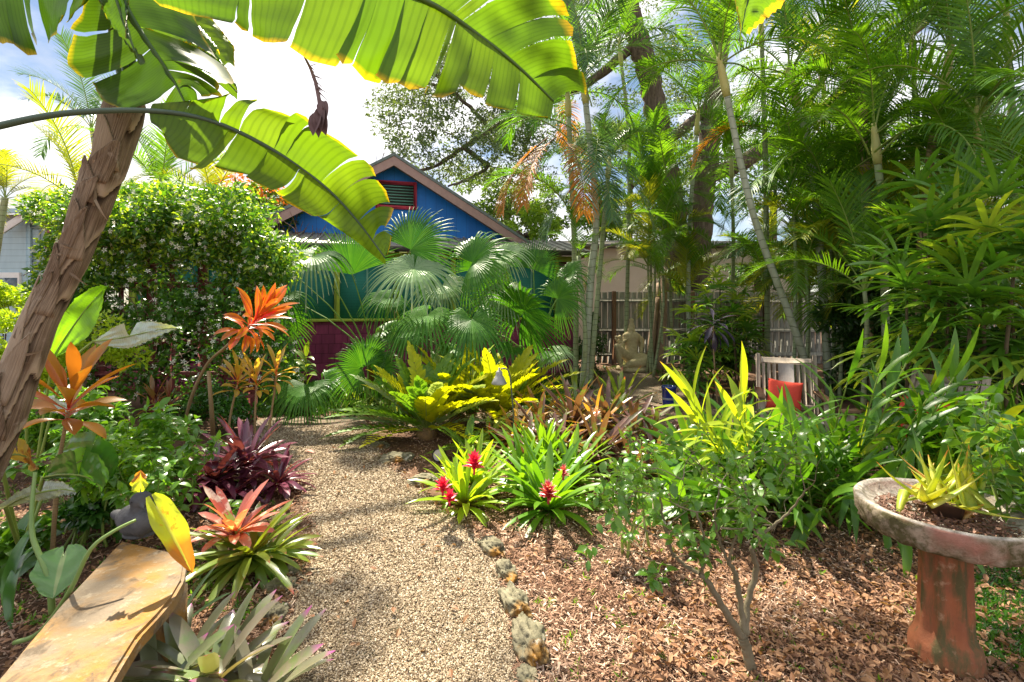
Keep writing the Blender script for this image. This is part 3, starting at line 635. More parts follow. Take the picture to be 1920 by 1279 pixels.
# D, E: upper left corner; G: small rounded leaf; F: folded flap
big_leaf([(-160, -130, 1.9), (-40, -110, 1.9), (90, -95, 1.95), (230, -70, 2.0)], None, [(-120, 70, 1.8), (0, 96, 1.8), (58, 112, 1.83), (112, 72, 1.88), (172, -5, 1.95)], [], [.2, .42, .5, .58, .8], .014, .005, M_big_d, 0, gap=.08, rag_=.10)
big_leaf([(190, -130, 1.85), (205, -50, 1.85), (225, 20, 1.85), (253, 98, 1.85)], [(260, -130, 1.9), (250, -50, 1.9), (245, 20, 1.87), (254, 98, 1.85)], [(150, -130, 1.8), (162, -50, 1.8), (190, 30, 1.83), (252, 98, 1.85)], [], [], .010, .003, M_big_d, 0, rag_=.01)
big_leaf([(290, 5, 3.0), (335, 30, 3.0), (378, 70, 3.0), (420, 122, 3.0)], [(330, 12, 3.0), (392, 28, 3.05), (432, 80, 3.05), (428, 120, 3.0)], [(300, 30, 3), (325, 62, 3), (372, 104, 3), (412, 126, 3)], [], [], .01, .003, M_big, 0, rag_=.01)
big_leaf([(262, 30, 2.45), (315, 55, 2.45), (362, 62, 2.45), (404, 98, 2.45)], [(280, 22, 2.5), (330, 36, 2.5), (378, 56, 2.5), (405, 98, 2.45)], [(268, 48, 2.4), (312, 66, 2.4), (352, 78, 2.4), (400, 100, 2.45)], [], [], .006, .003, M_big, 0, rag_=.01)
# petioles joining leaves to the crown above the trunk
for a in ([(246, 182, 2.25), (235, 120, 2.25), (222, 20, 2.2), (215, -60, 2.1)], [(248, 182, 2.25), (245, 100, 2.25), (215, -60, 2.0), (150, -150, 1.6)], [(242, 182, 2.25), (215, 90, 2.25), (190, -130, 1.85)]):
    mb = MB(); pa = PP(a); tube(mb, [interp(pa, i/14) for i in range(15)], [.02-.006*i/14 for i in range(15)], 8); mb.build('petiole', M_rib, bop)
# trunk with overlapping leaf bases
TR = [(246, 176, 26), (242, 190, 42), (232, 222, 47), (207, 300, 45), (187, 352, 44), (157, 432, 41), (122, 515, 39), (76, 605, 42), (40, 700, 48), (2, 800, 53), (-42, 900, 57), (-90, 1020, 60), (-170, 1230, 66), (-235, 1500, 72)]
cp = [P(a, b, 2.25) for a, b, _ in TR]; NR = 300; NA = 72; rv = []; vs = []; uv = []; ctr = [interp(cp, i/NR) for i in range(NR+1)]; T, N = frames(ctr); Ls = 0
for i in range(NR+1):
    f = i/NR*(len(TR)-1); k = min(int(f), len(TR)-2); rr = (TR[k][2]+(TR[k+1][2]-TR[k][2])*(f-k))*2.25/900*.84/math.sqrt(1+(ctr[i].x/ctr[i].y)**2)
    if i: Ls += (ctr[i]-ctr[i-1]).length
    B = T[i].cross(N[i])
    for j in range(NA):
        a = 2*math.pi*j/NA; ch = abs(((a/math.pi+.35) % 2)-1)
        ph = (Ls*2.9+ch*1.5+.55*mn.noise(V((math.cos(a)*1.3, math.sin(a)*1.3, Ls*1.6)))) % 1.0
        rv.append(ph); g = rr*(.92+.12*(ph**1.2)-.05*(ph > .95)+.035*mn.noise(V((math.cos(a)*9, math.sin(a)*9, Ls*1.5)))+.02*math.sin(ch*26+Ls*3)+.07*mn.noise(V((math.cos(a)*2.5, math.sin(a)*2.5, Ls*2.2))))
        vs.append(ctr[i]+(N[i]*math.cos(a)+B*math.sin(a))*g); uv.append((a, Ls))
mb = MB(); mb.add(vs, [(i*NA+j, (i+1)*NA+j, (i+1)*NA+(j+1) % NA, i*NA+(j+1) % NA) for i in range(NR) for j in range(NA)], uv); mb.r = rv
q = NT('fibrous_trunk'); uvn = q.n('ShaderNodeUVMap').outputs[0]; mpn = q.n('ShaderNodeMapping'); mpn.inputs['Scale'].default_value = (9, 1.6, 1); q.t.links.new(uvn, mpn.inputs[0])
nz = q.noise(2.2, 8, .7, mpn.outputs[0], .5); n2_ = q.noise(5, 4); cl = q.mix(q.rng(n2_, .35, .65), (.27, .195, .13), (.42, .34, .25)); cl = q.mix(q.rng(nz, .40, .68), cl, (.06, .035, .022)); pa_ = q.n('ShaderNodeAttribute', attribute_name='rnd').outputs['Fac']; cl = q.mix(q.rng(pa_, .20, .03), cl, (.045, .028, .02)); cl = q.mix(q.rng(pa_, .72, .93), cl, (.50, .40, .29)); cl = q.mix(q.rng(q.noise(11, 5), .62, .72), cl, (.46, .40, .33))
M_trunk = q.pr(cl, .8, q.bump(nz, .8, .012), .2); mb.build('trunk', M_trunk, bop)
M_fib = leafmat('fibre', (.20, .14, .09), (.38, .30, .21), tf=.1, rough=.8, stripe=.4, sfreq=5)
for k in range(17):
    i0 = int(NR*(.16+.045*k)); ln_ = random.uniform(.26, .40); a0 = random.uniform(-.2, .9) if k % 2 else random.uniform(-.9, .2); dr_ = random.uniform(.5, 1.1)*(-1 if k % 2 else 1); vs = []; uv = []; nu, nv = 10, 14; wd_ = random.uniform(.55, .85)
    for j in range(nv+1):
        v = j/nv; i = max(2, int(i0-v*ln_/.0095)); t_ = T[i]; f = i/NR*(len(TR)-1); kk = min(int(f), len(TR)-2)
        rr = (TR[kk][2]+(TR[kk+1][2]-TR[kk][2])*(f-kk))*2.25/900*.84/math.sqrt(1+(ctr[i].x/ctr[i].y)**2)
        e1 = V((0, -1, 0)); e1 = (e1-t_*e1.dot(t_)).normalized(); e2 = t_.cross(e1); w_ = wd_*(1-v**1.7)**.8
        for h in range(nu+1):
            x = h/nu*2-1; th = a0+dr_*v+x*(w_+.04*mn.noise(V((v*6, k, x)))); q_ = rr*(1.03+.05*v+.16*v**3+.05*abs(x)**3+.05*mn.noise(V((x*3, v*5, k*3)))+.012*math.sin(x*22+k))
            vs.append(ctr[i]+(e1*math.cos(th)+e2*math.sin(th))*q_); uv.append((th, v*.4+k))
    mb = MB(); mb.add(vs, [(j*(nu+1)+h, j*(nu+1)+h+1, (j+1)*(nu+1)+h+1, (j+1)*(nu+1)+h) for j in range(nv) for h in range(nu)], uv, random.uniform(.3, .95))
    so_ = mb.build('leaf_sheath', M_trunk, bop); sm_ = so_.modifiers.new('t', 'SOLIDIFY'); sm_.thickness = .006; sm_.offset = -1
for k in range(12):
    mb = MB(); i = int(random.uniform(.14, .7)*NR); a = random.uniform(-1.2, 1.2); rd = V((math.sin(a), -math.cos(a), 0)); blade(mb, ctr[i]+rd*.075, (V((random.gauss(0, 1), -.3, random.gauss(-.3, .6)))), rd, random.uniform(.06, .16), .012, 1.2, 6, 'grass', .2, .3, 1.0); mb.build('fibre', M_fib, bop)
# dead flower stalk
M_dry = plain('dry_stalk', (.20, .14, .14), (.11, .07, .075), 20, .8)
df = empty('dead_flower_stalk', P(572, 104, 1.7), 'shrivelled grey-brown dead flower stalk dangling from the big leaf edge', 'dead flower')
mb = MB(); tube(mb, PP([(568, 100, 1.7), (582, 128, 1.7), (592, 155, 1.7), (598, 185, 1.7), (604, 208, 1.7)]), [.004, .005, .0065, .007, .012], 7)
for k in range(15):
    t = random.uniform(.15, .8); a = P(572+32*t, 105+100*t, 1.7); blade(mb, a, V((random.uniform(.3, 1), random.gauss(0, .5), random.uniform(-1.0, .1))), V((0, -1, 0)), random.uniform(.03, .075), .004, .4, 3, 'grass')
mb.build('stalk', M_dry, df); mb = MB()
for a, b, L_ in (((606, 200), (-.18, 0, -1), .11), ((604, 205), (.1, .1, -1), .09), ((600, 212), (-.3, -.1, -1), .085), ((608, 190), (.1, -.1, -1), .07)):
    blade(mb, P(a[0], a[1], 1.7), b, (0, -1, 0), L_, .045, .2, 6, 'lance', .5)
mb.build('bract', M_dry, df)
# H: leaf tip hanging at the top right
hl = empty('hanging_leaf', P(1420, -80, 1.8), 'yellow edged broad leaf tip hanging into the top of the frame at right', 'leaf')
big_leaf([(1440, -160, 1.8), (1425, -90, 1.8), (1405, -20, 1.8), (1386, 76, 1.8)], [(1540, -160, 1.85), (1510, -80, 1.85), (1475, 5, 1.82), (1392, 72, 1.8)], [(1380, -160, 1.8), (1372, -90, 1.8), (1368, -10, 1.8), (1382, 76, 1.8)], [], [], .008, .003, M_big, 0, rag_=.01, root=hl)
# ================================================================ areca palms, right and back
def px_palm(label, base, mids, top, r0, r1, group='areca palms along the fence', **kw):
    b = V(base); root = empty('areca_palm', b, label, 'palm', group)
    return root, palm_stem(root, b, mids, top, r0, r1, **kw)
def gx(px, d): return ((px-HX)/F0*d, d, 0)
rt, _ = px_palm('areca palm with a slim blue-grey cane right of the cottage, tallest cane of its clump', gx(1094, 8.7), [P(1108, 520, 8.7), P(1118, 400, 8.7)], P(1098, 190, 8.6), .075, .05, mat=M_cane_w, nfr=9, key='b', sc=.95)
palm_stem(rt, gx(1106, 8.9), [P(1120, 560, 8.9)], P(1140, 330, 9.0), .05, .04, mat=M_cane, nfr=8, key='b', sc=.72)
palm_stem(rt, gx(1080, 9.0), [P(1078, 500, 9.0)], P(1066, 215, 9.1), .055, .045, mat=M_cane, nfr=9, key='g', sc=.9, dead=1)
palm_stem(rt, gx(1090, 8.6), [P(1098, 640, 8.6)], P(1085, 480, 8.7), .045, .035, mat=M_cane, nfr=5, key='g', sc=.5, shaft=False)
for px, az in ((1022, 3.4), (1036, 3.9), (1046, -1.2)): add_frond(rt, P(px+6, 258, 8.6), az, 4, 'd', .95)
for px, py, az, s_ in ((1120, 300, -1.5, .85), (1142, 310, -.6, .8), (1106, 330, 3.4, .8)): add_frond(rt, P(px, py, 8.3), az, 4, 'b', s_)
for px, py, az, cl, k, s_ in ((1075, 270, 3.3, 2, 'b', 1.0), (1085, 250, 3.6, 3, 'b', .9), (1100, 330, -1.3, 3, 'b', .95), (1118, 300, -1.7, 3, 'b', 1.05), (1070, 400, 3.0, 1, 'g', .9), (1060, 380, 3.5, 2, 'g', .8), (1120, 440, -.3, 2, 'g', .8), (1125, 470, .2, 3, 'g', .8), (1110, 200, -2.2, 2, 'b', .9)): add_frond(rt, P(px, py, 8.6), az, cl, k, s_)
specs = [
 ('leaning areca palm whose pale ringed cane slants down to the right behind the slatted chair', gx(1535, 7.4), [P(1490, 618, 7.2), P(1412, 400, 7.0)], P(1362, 175, 6.9), .075, .06, dict(mat=M_cane_w, nfr=10, sc=1.0)),
 ('areca palm with pale upright cane and crownshaft just right of the leaning palm', gx(1556, 7.8), [P(1527, 345, 7.8)], P(1494, 195, 7.7), .09, .075, dict(mat=M_cane_w, nfr=10, sc=1.05)),
 ('areca palm with a bright yellow crownshaft high near the top right', gx(1640, 7.0), [P(1622, 330, 7.0)], P(1618, 215, 7.0), .085, .07, dict(mat=M_cane_b, nfr=9, sc=1.05)),
 ('areca palm leaning right with a pinkish cane near the top right corner', gx(1700, 6.2), [P(1740, 330, 6.1)], P(1768, 170, 6.0), .07, .055, dict(mat=M_cane_b, nfr=9, sc=1.0)),
 ('thin pale cane areca palm standing in front of the oak trunks', gx(1290, 10.3), [P(1293, 430, 10.3)], P(1306, 250, 10.2), .07, .055, dict(mat=M_cane_w, nfr=8, sc=.95)),
 ('areca palm above the bamboo poles, left of the oak fork', gx(1172, 11.4), [P(1180, 300, 11.4)], P(1165, 120, 11.2), .07, .055, dict(mat=M_cane, nfr=8, sc=1.0)),
 ('areca palm with its crown at the top centre right, behind the leaning palm', gx(1440, 9.0), [P(1435, 300, 9.0)], P(1428, 80, 9.0), .07, .055, dict(mat=M_cane, nfr=10, sc=1.1)),
 ('short bushy areca palm behind the slatted chair', gx(1590, 7.9), [P(1585, 560, 7.9)], P(1575, 440, 7.9), .06, .05, dict(mat=M_cane_b, nfr=10, sc=.85)),
 ('areca palm with brown lower cane right of the slatted chair', gx(1650, 7.2), [P(1646, 520, 7.2)], P(1640, 330, 7.1), .07, .055, dict(mat=M_cane_b, nfr=11, sc=.95)),
 ('areca palm with yellow-green canes bunched beside the brown cane palm', gx(1610, 8.3), [P(1612, 500, 8.3)], P(1618, 300, 8.3), .07, .055, dict(mat=M_cane, nfr=10, sc=.95)),
 ('low areca palm arching over the fence right of the bamboo poles', gx(1262, 10.8), [P(1256, 520, 10.8)], P(1250, 440, 10.8), .05, .04, dict(mat=M_cane, nfr=10, sc=.75, shaft=False)),
 ('areca palm with broad fronds above the finger leaved clump at far right', gx(1850, 5.6), [P(1842, 420, 5.6)], P(1836, 290, 5.6), .06, .045, dict(mat=M_cane, nfr=11, sc=1.0)),
 ('areca palm crowding the upper right corner of the garden', gx(1900, 6.6), [P(1900, 300, 6.6)], P(1890, 90, 6.6), .07, .05, dict(mat=M_cane, nfr=11, sc=1.1)),
 ('areca palm whose low fronds cover the fence behind the slatted chair', gx(1500, 9.6), [P(1500, 520, 9.6)], P(1492, 400, 9.6), .06, .05, dict(mat=M_cane, nfr=11, sc=.95)),
 ('areca palm deep in the thicket right of centre', gx(1720, 8.6), [P(1720, 300, 8.6)], P(1712, 120, 8.6), .07, .05, dict(mat=M_cane, nfr=11, sc=1.15)),
 ('areca palm in the thicket left of the leaning cane', gx(1370, 10.6), [P(1375, 470, 10.6)], P(1372, 330, 10.6), .06, .05, dict(mat=M_cane, nfr=11, sc=1.0)),
 ('areca palm with yellowing fronds left of the yellow crownshaft palm', gx(1548, 10.5), [P(1548, 330, 10.5)], P(1545, 200, 10.5), .07, .05, dict(mat=M_cane, nfr=10, sc=1.1, key='y')),
 ('dark areca palm in the far right thicket beneath the upper crowns', gx(1790, 7.4), [P(1785, 520, 7.4)], P(1780, 400, 7.4), .06, .05, dict(mat=M_cane_b, nfr=11, sc=.9)),
]
for lb, b, m, t, r0, r1, kw in specs:
    rt, _ = px_palm(lb, b, m, t, r0*.72, r1*.72, **kw); cx_ = HX+b[0]/b[1]*F0
    for k in range(2):
        px = cx_+random.choice((-1, 1))*random.uniform(25, 95); py = random.uniform(330, 560); dd = b[1]+random.uniform(-.3, .5)
        if px > 1180: palm_stem(rt, gx(px+random.uniform(-15, 15), dd), [P(px+5, (py+700)/2, dd)], P(px, py, dd), .030, .022, mat=M_cane, nfr=9, sc=random.uniform(.75, 1.0), shaft=False, key=random.choice('gggggy'))
# big drooping fronds that read clearly
rt = px_palm('areca palm in front of the thicket with one big frond hanging toward the camera', gx(1665, 6.4), [P(1655, 420, 6.4)], P(1645, 300, 6.3), .05, .04, mat=M_cane, nfr=6, sc=.85)[0]
for px, py, az, cl, k, s_ in ((1640, 285, -1.65, 3, 'g', 1.0), (1650, 290, -1.1, 2, 'b', .9), (1630, 290, -2.6, 2, 'g', .9), (1800, 250, -1.9, 3, 'g', 1.0)): add_frond(rt, P(px, py, 6.2), az, cl, k, s_)
for px, py, d_, az, cl, k, s_ in ((1450, 240, 8.8, 2.8, 3, 'd', .8), (1475, 270, 8.8, .4, 2, 'y', .9), (1400, 230, 9.2, .2, 2, 'y', .9), (1870, 300, 5.8, 2.6, 3, 'y', .8), (1700, 180, 7.6, 3.3, 3, 'y', .9), (1340, 300, 9.6, -1, 2, 'g', 1), (1250, 330, 9.6, -2, 2, 'g', 1), (1480, 430, 7.6, -1.8, 2, 'g', .8), (1560, 360, 7.2, -1.2, 2, 'g', .9), (1740, 330, 6.6, -2.2, 2, 'g', .9), (1430, 520, 8.4, -2.4, 1, 'g', .7), (1520, 560, 7.6, -.8, 2, 'g', .7), (1190, 420, 9.8, -2.0, 2, 'y', .7), (1150, 400, 9.4, -2.8, 2, 'g', .8), (1290, 520, 10.4, -1.2, 1, 'g', .7), (1300, 510, 10.4, -2.4, 1, 'g', .75), (1330, 520, 10.2, -.4, 1, 'g', .7), (1390, 500, 9.8, -1.9, 2, 'g', .8), (1395, 480, 9.8, -.3, 2, 'g', .8), (1440, 500, 9.6, -2.6, 2, 'b', .8), (1345, 470, 10, -2.9, 2, 'g', .8), (1345, 480, 10, -.1, 2, 'g', .8), (1200, 480, 11, -2.2, 2, 'g', .5), (1460, 480, 9, -.9, 2, 'g', .8)): add_frond(rt, P(px, py, d_), az, cl, k, s_)
# left background palms
for lb, b, m, t, k, s_, nf in (
 ('yellow-green areca palm rising behind the jasmine, left of the others', gx(150, 8.8), [P(160, 500, 8.8)], P(150, 385, 8.8), 'y', .9, 10),
 ('yellowish areca palm at the far left in front of the clapboard house', gx(-30, 9.4), [P(-10, 500, 9.4)], P(10, 370, 9.4), 'y', .65, 9),
 ('green areca palm behind the top of the jasmine screen', gx(300, 9.2), [P(300, 480, 9.2)], P(305, 372, 9.2), 'g', .95, 11),
 ('areca palm beside the orange flowers behind the jasmine', gx(392, 10.0), [P(392, 480, 10.0)], P(398, 385, 10.0), 'y', .85, 10),
 ('tall distant areca palm whose droopy crown shows left of the leaning trunk', gx(190, 13), [P(190, 400, 13)], P(172, 240, 13), 'b', 1.05, 8)):
    px_palm(lb, b, m, t, .07, .05, group='areca palms behind the jasmine', mat=M_cane, nfr=nf, key=k, sc=s_, shaft=False)
# orange flowering shrub above jasmine
M_leafbg = leafmat('shrub_leaf', (.05, .14, .02), (.14, .26, .03), tf=.4)
M_orange = leafmat('orange_bloom', (.85, .22, .03), (.80, .34, .06), tf=.4, tr=(1.3, .9, .5))
of = empty('orange_flowering_shrub', (-5.0, 10.4, 0), 'shrub with orange blooms behind the jasmine and under the arching leaf', 'shrub')
mb = MB(); tips = []
for k in range(3): grow(mb, V((-5.0, 10.4, 0)), V((random.gauss(0, .2), 0, 1)), 1.5, .04, 3, tips, .4, 2, 4, .3)
mb.build('stem', M_post, of)
pos, out = blobs([(P(470, 345, 10.2), (.55, .4, .28), 1, 1), (P(520, 368, 10.2), (.35, .3, .22), .6, 1), (P(420, 350, 10.2), (.3, .3, .2), .4, 1)], 700); leaves('blossom', pos, out, .085, M_orange, of)
pos, out = blobs([(P(480, 400, 10.4), (.9, .5, .6), 1, 1)], 3500); leaves('foliage', pos, out, .10, M_leafbg, of)

# ================================================================ live oak and background trees
M_bark = plain('oak_bark', (.21, .16, .12), (.08, .06, .045), 7, .9, .15, .9, .03, (3, 3, .5))
M_oakleaf = leafmat('oak_leaf', (.08, .14, .055), (.15, .21, .08), tf=.3, rough=.5)
oak = empty('live_oak', gx(1290, 13.5), 'old live oak with two thick brown trunks and long limbs behind the palms', 'tree')
def limb(pl, r, root=oak, name='limb', mat=M_bark, n=9):
    pt = PP(pl); mb = MB(); k = 10*len(pl); tube(mb, [interp(pt, i/k)+V([.03*mn.noise(V((i*.4, j*5, r[0]*9))) for j in range(3)]) for i in range(k+1)], [r[0]+(r[1]-r[0])*i/k for i in range(k+1)], n, True, .5, 0, .25); return mb.build(name, mat, root)
limb([(1275, 680, 13.5), (1272, 540, 13.5), (1262, 400, 13.5), (1240, 270, 13.5), (1218, 150, 13.4), (1180, 20, 13.2), (1150, -80, 13)], (.40, .24), name='trunk', n=14)
limb([(1300, 680, 13.6), (1306, 520, 13.6), (1316, 380, 13.6), (1334, 230, 13.7), (1345, 120, 13.8), (1380, -60, 14)], (.40, .22), name='trunk', n=14)
for a, r in (([(1240, 270, 13.5), (1290, 235, 13.6), (1335, 190, 13.8)], (.18, .12)), ([(1330, 330, 13.7), (1400, 300, 13.7), (1480, 252, 13.6), (1560, 190, 13.2), (1650, 110, 12.8), (1770, 10, 12.4)], (.24, .13)),
             ([(1195, 80, 13.3), (1110, 150, 13.6), (1010, 200, 13.8), (930, 240, 14), (870, 275, 14), (815, 312, 14.2), (740, 330, 14.4)], (.14, .035)), ([(920, 244, 14), (880, 200, 14.2), (830, 165, 14.3), (760, 150, 14.5)], (.07, .03)),
             ([(870, 275, 14), (900, 300, 14), (915, 312, 14.1), (880, 335, 14.2), (840, 350, 14.4)], (.08, .03)), ([(1090, 90, 13.2), (1070, 20, 13.2), (1050, -60, 13.2)], (.16, .12)), ([(860, 180, 14.2), (800, 120, 14.2), (770, 60, 14.2)], (.05, .02)),
             ([(1480, 252, 13.6), (1540, 150, 13.4), (1580, 60, 13.2)], (.12, .06)), ([(1010, 200, 13.8), (960, 130, 14), (900, 90, 14), (850, 40, 14)], (.09, .03))): limb(a, r)
tw = MB()
for k in range(60):
    a = P(random.uniform(720, 1000), random.uniform(130, 340), 14.1); tube(tw, [a, a+V((random.gauss(0, .3), 0, random.gauss(0, .25))), a+V((random.gauss(0, .6), 0, random.gauss(0, .5)))], [.018, .012, .004], 4)
tw.build('twig', M_bark, oak)
sp = []
for k in range(165):
    px, py = random.uniform(700, 1010), random.uniform(90, 345)
    if px < 780 and py > 290 or (px+py < 850): continue
    sp.append((P(px, py, random.uniform(13, 15.4)), (random.uniform(.22, .6), .4, random.uniform(.10, .28)), 1, 1))
for k in range(60): sp.append((P(random.uniform(900, 1300), random.uniform(-80, 300), random.uniform(12.5, 16)), (random.uniform(.4, .9), .5, random.uniform(.2, .45)), 1.4, 1))
for k in range(55): sp.append((P(random.uniform(960, 1900), random.uniform(-80, 330), random.uniform(13, 17)), (random.uniform(.4, 1.0), .5, random.uniform(.2, .6)), 1.4, 1))
pos, out = blobs(sp, 62000); leaves('foliage', pos, out, .085, M_oakleaf, oak, asp=.45)
# unseen oak canopy added above the frame, shaped to dapple the garden with shade
sp = []; SUNNY = ((.0, 5.3, 1.3), (.4, 2.2, .45), (-.35, 1.95, .22), (-.6, 3.3, .22), (1.7, 4.0, 1.1), (-.1, 3.4, .55), (-1.25, 2.8, .4), (-2.5, 4.7, .9), (-2.2, 7, 1.1), (-4.4, 6.3, 1.8), (2.6, 8, .8), (-1.5, 1.9, .2), (1.85, 2.1, .12), (-1.8, 6.4, .6))  # ground spots where the added canopy is left open to let sun in
for k in range(95):
    x_ = random.uniform(-6.5, 5.5); y_ = random.uniform(5.2, 13.5); z_ = 2.3+.80*y_+random.uniform(0, 1.6)
    gx_, gy_ = x_+.274*z_, y_-.616*z_; ra, rb = random.uniform(.25, .8), random.uniform(.25, .8)
    if any((gx_-a)**2+(gy_-b)**2 < (r_+ra*.45)**2 for a, b, r_ in SUNNY): continue
    sp.append((V((x_, y_, z_)), (ra, rb, random.uniform(.12, .25)), 1, 1))
    if k % 4 == 0: shade_limb = MB(); tube(shade_limb, [V((x_+1.4, y_+1.6, z_+.9)), V((x_+.5, y_+.6, z_+.2)), V((x_, y_, z_)), V((x_-.8, y_-.3, z_+.05))], [.06, .045, .03, .01], 6); shade_limb.build('limb', M_bark, oak)
pos, out = blobs(sp, 40000); leaves('foliage', pos, out, .085, M_oakleaf, oak, asp=.5)  # leaves of the added overhead canopy
def bgtree(label, px, py, d, w_, h_, n, size, mat, nb=26, group='trees in the distance', trunk=True, floor=.0):
    r_ = empty('tree', gx(px, d), label, 'tree', group); c_ = P(px, py, d); sp = []
    mb = MB(); tube(mb, [gx(px, d), c_+V((0, 0, -h_*.4)), c_+V((.2, 0, h_*.3))], [.18, .13, .05], 8); mb.build('trunk', M_bark, r_)
    for k in range(5): mb = MB(); tube(mb, [c_+V((0, 0, -h_*.3+.1*k)), c_+V((random.gauss(0, w_*.35), random.gauss(0, w_*.2), random.uniform(-.1, .3)*h_))], [.08, .02], 6); mb.build('limb', M_bark, r_)
    for k in range(nb):
        u = V([random.gauss(0, 1) for _ in range(3)]).normalized()*random.random()**.4
        sp.append((c_+V((u.x*w_, u.y*w_*.5, u.z*h_)), (w_*random.uniform(.16, .32), w_*.2, h_*random.uniform(.12, .26)), 1, 1))
    pos, out = blobs(sp, n); pos[:, 2] = np.maximum(pos[:, 2], .1); leaves('crown', pos, out, size, mat, r_); return r_
M_bg1 = leafmat('far_leaf', (.07, .15, .03), (.16, .25, .05), tf=.4, rough=.55); M_bg2 = leafmat('far_leaf_deep', (.03, .09, .02), (.07, .15, .03), tf=.35, rough=.5); M_bg3 = leafmat('far_leaf_lime', (.16, .30, .03), (.26, .36, .04), tf=.45, rough=.5)
for a in (('pale leafy tree behind the right slope of the cottage roof', 950, 390, 19, 2.4, 1.4, 9000, .13, M_bg1), ('lime green tree low beside the cottage roof end', 985, 450, 13, 1.0, .9, 6000, .10, M_bg3),
          ('leafy tree filling the sky gap above the cream house', 1180, 330, 21, 3.2, 2.6, 12000, .15, M_bg1), ('tree beyond the cream house behind the leaning palm', 1450, 330, 20, 4.0, 2.0, 6000, .15, M_bg2), ('tree far behind the right hand thicket', 1750, 260, 18, 4.6, 3.0, 7000, .15, M_bg2),
          ('low tree behind the left roof slope of the cottage', 560, 400, 22, 3.0, 1.0, 7000, .14, M_bg1), ('rounded tree behind the jasmine and the far palms', 330, 400, 17, 3.2, 1.3, 9000, .12, M_bg1), ('tree hiding the end of the street at far left', 60, 470, 20, 3.6, 1.2, 8000, .13, M_bg2)): bgtree(*a)
# undergrowth that closes the thicket behind the chairs
def shrub(label, px, py, d, radii, n, size, mat, name='shrub', group=None, nb=14, stems=4, detail=False, asp=.45, flowers=None, up=.8, trunkr=.02):
    r_ = empty(name, gx(px, d), label, 'shrub', group); c_ = P(px, py, d); sp = []
    for k in range(stems): mb = MB(); a = V(gx(px, d)); tube(mb, [a+V((random.gauss(0, .05), 0, 0)), a.lerp(c_, .5)+V((random.gauss(0, .1), random.gauss(0, .1), 0)), c_+V((random.gauss(0, radii[0]*.4), random.gauss(0, radii[1]*.4), radii[2]*.3))], [trunkr, trunkr*.7, trunkr*.3], 6); mb.build('stem', M_bark, r_)
    for k in range(nb):
        u = V([random.gauss(0, 1) for _ in range(3)]).normalized()*random.random()**.45
        sp.append((c_+V((u.x*radii[0], u.y*radii[1], u.z*radii[2])), (radii[0]*random.uniform(.18, .4), radii[1]*.35, radii[2]*random.uniform(.18, .4)), 1, 1))
    pos, out = blobs(sp, n); pos[:, 2] = np.maximum(pos[:, 2], .03); leaves('foliage', pos, out, size, mat, r_, asp, up, detail)
    if flowers: pos, out = blobs(sp, flowers[0]); leaves('blossom', pos+out*.02, out, flowers[1], flowers[2], r_, .5, 1.5, True)
    return r_
M_und = leafmat('undergrowth', (.025, .075, .015), (.06, .14, .02), tf=.35, rough=.4)
shrub('dark leafy shrub at the foot of the palms right of the slatted chair', 1620, 640, 7.6, (.9, .6, .8), 5000, .10, M_und)
shrub('dark leafy shrub at the far right below the finger leaved clump', 1850, 680, 5.2, (.9, .7, .65), 5000, .09, M_und)
shrub('dark shrub behind the lady palm against the fence', 1370, 640, 9.6, (.9, .5, .7), 5000, .09, M_und)
shrub('dark shrub between the statue and the slim grey cane palm', 1105, 640, 10.6, (.35, .4, .6), 1800, .08, M_und)
shrub('dark shrub in the shade behind the jasmine trellis', 290, 590, 7.3, (1.5, .3, .95), 9000, .08, M_und)
shrub('dark foliage right of the second chair', 1740, 620, 6.6, (1.2, .6, 1.2), 8000, .11, M_und)

for a in (('dark tree filling the sky between the leaning palm and the yellow crownshaft palm', 1560, 470, 15, 2.2, 1.2, 7000, .12, M_bg2), ('dark tree behind the far right palms', 1780, 480, 13, 2.4, 1.4, 8000, .11, M_bg2), ('tree showing between the oak trunks and the slim grey cane palm', 1130, 400, 18.5, 1.6, 1.1, 6000, .12, M_bg1), ('leafy tree close behind the fence right of the oak', 1420, 510, 14.4, 1.2, .6, 4000, .10, M_bg2)): bgtree(*a)
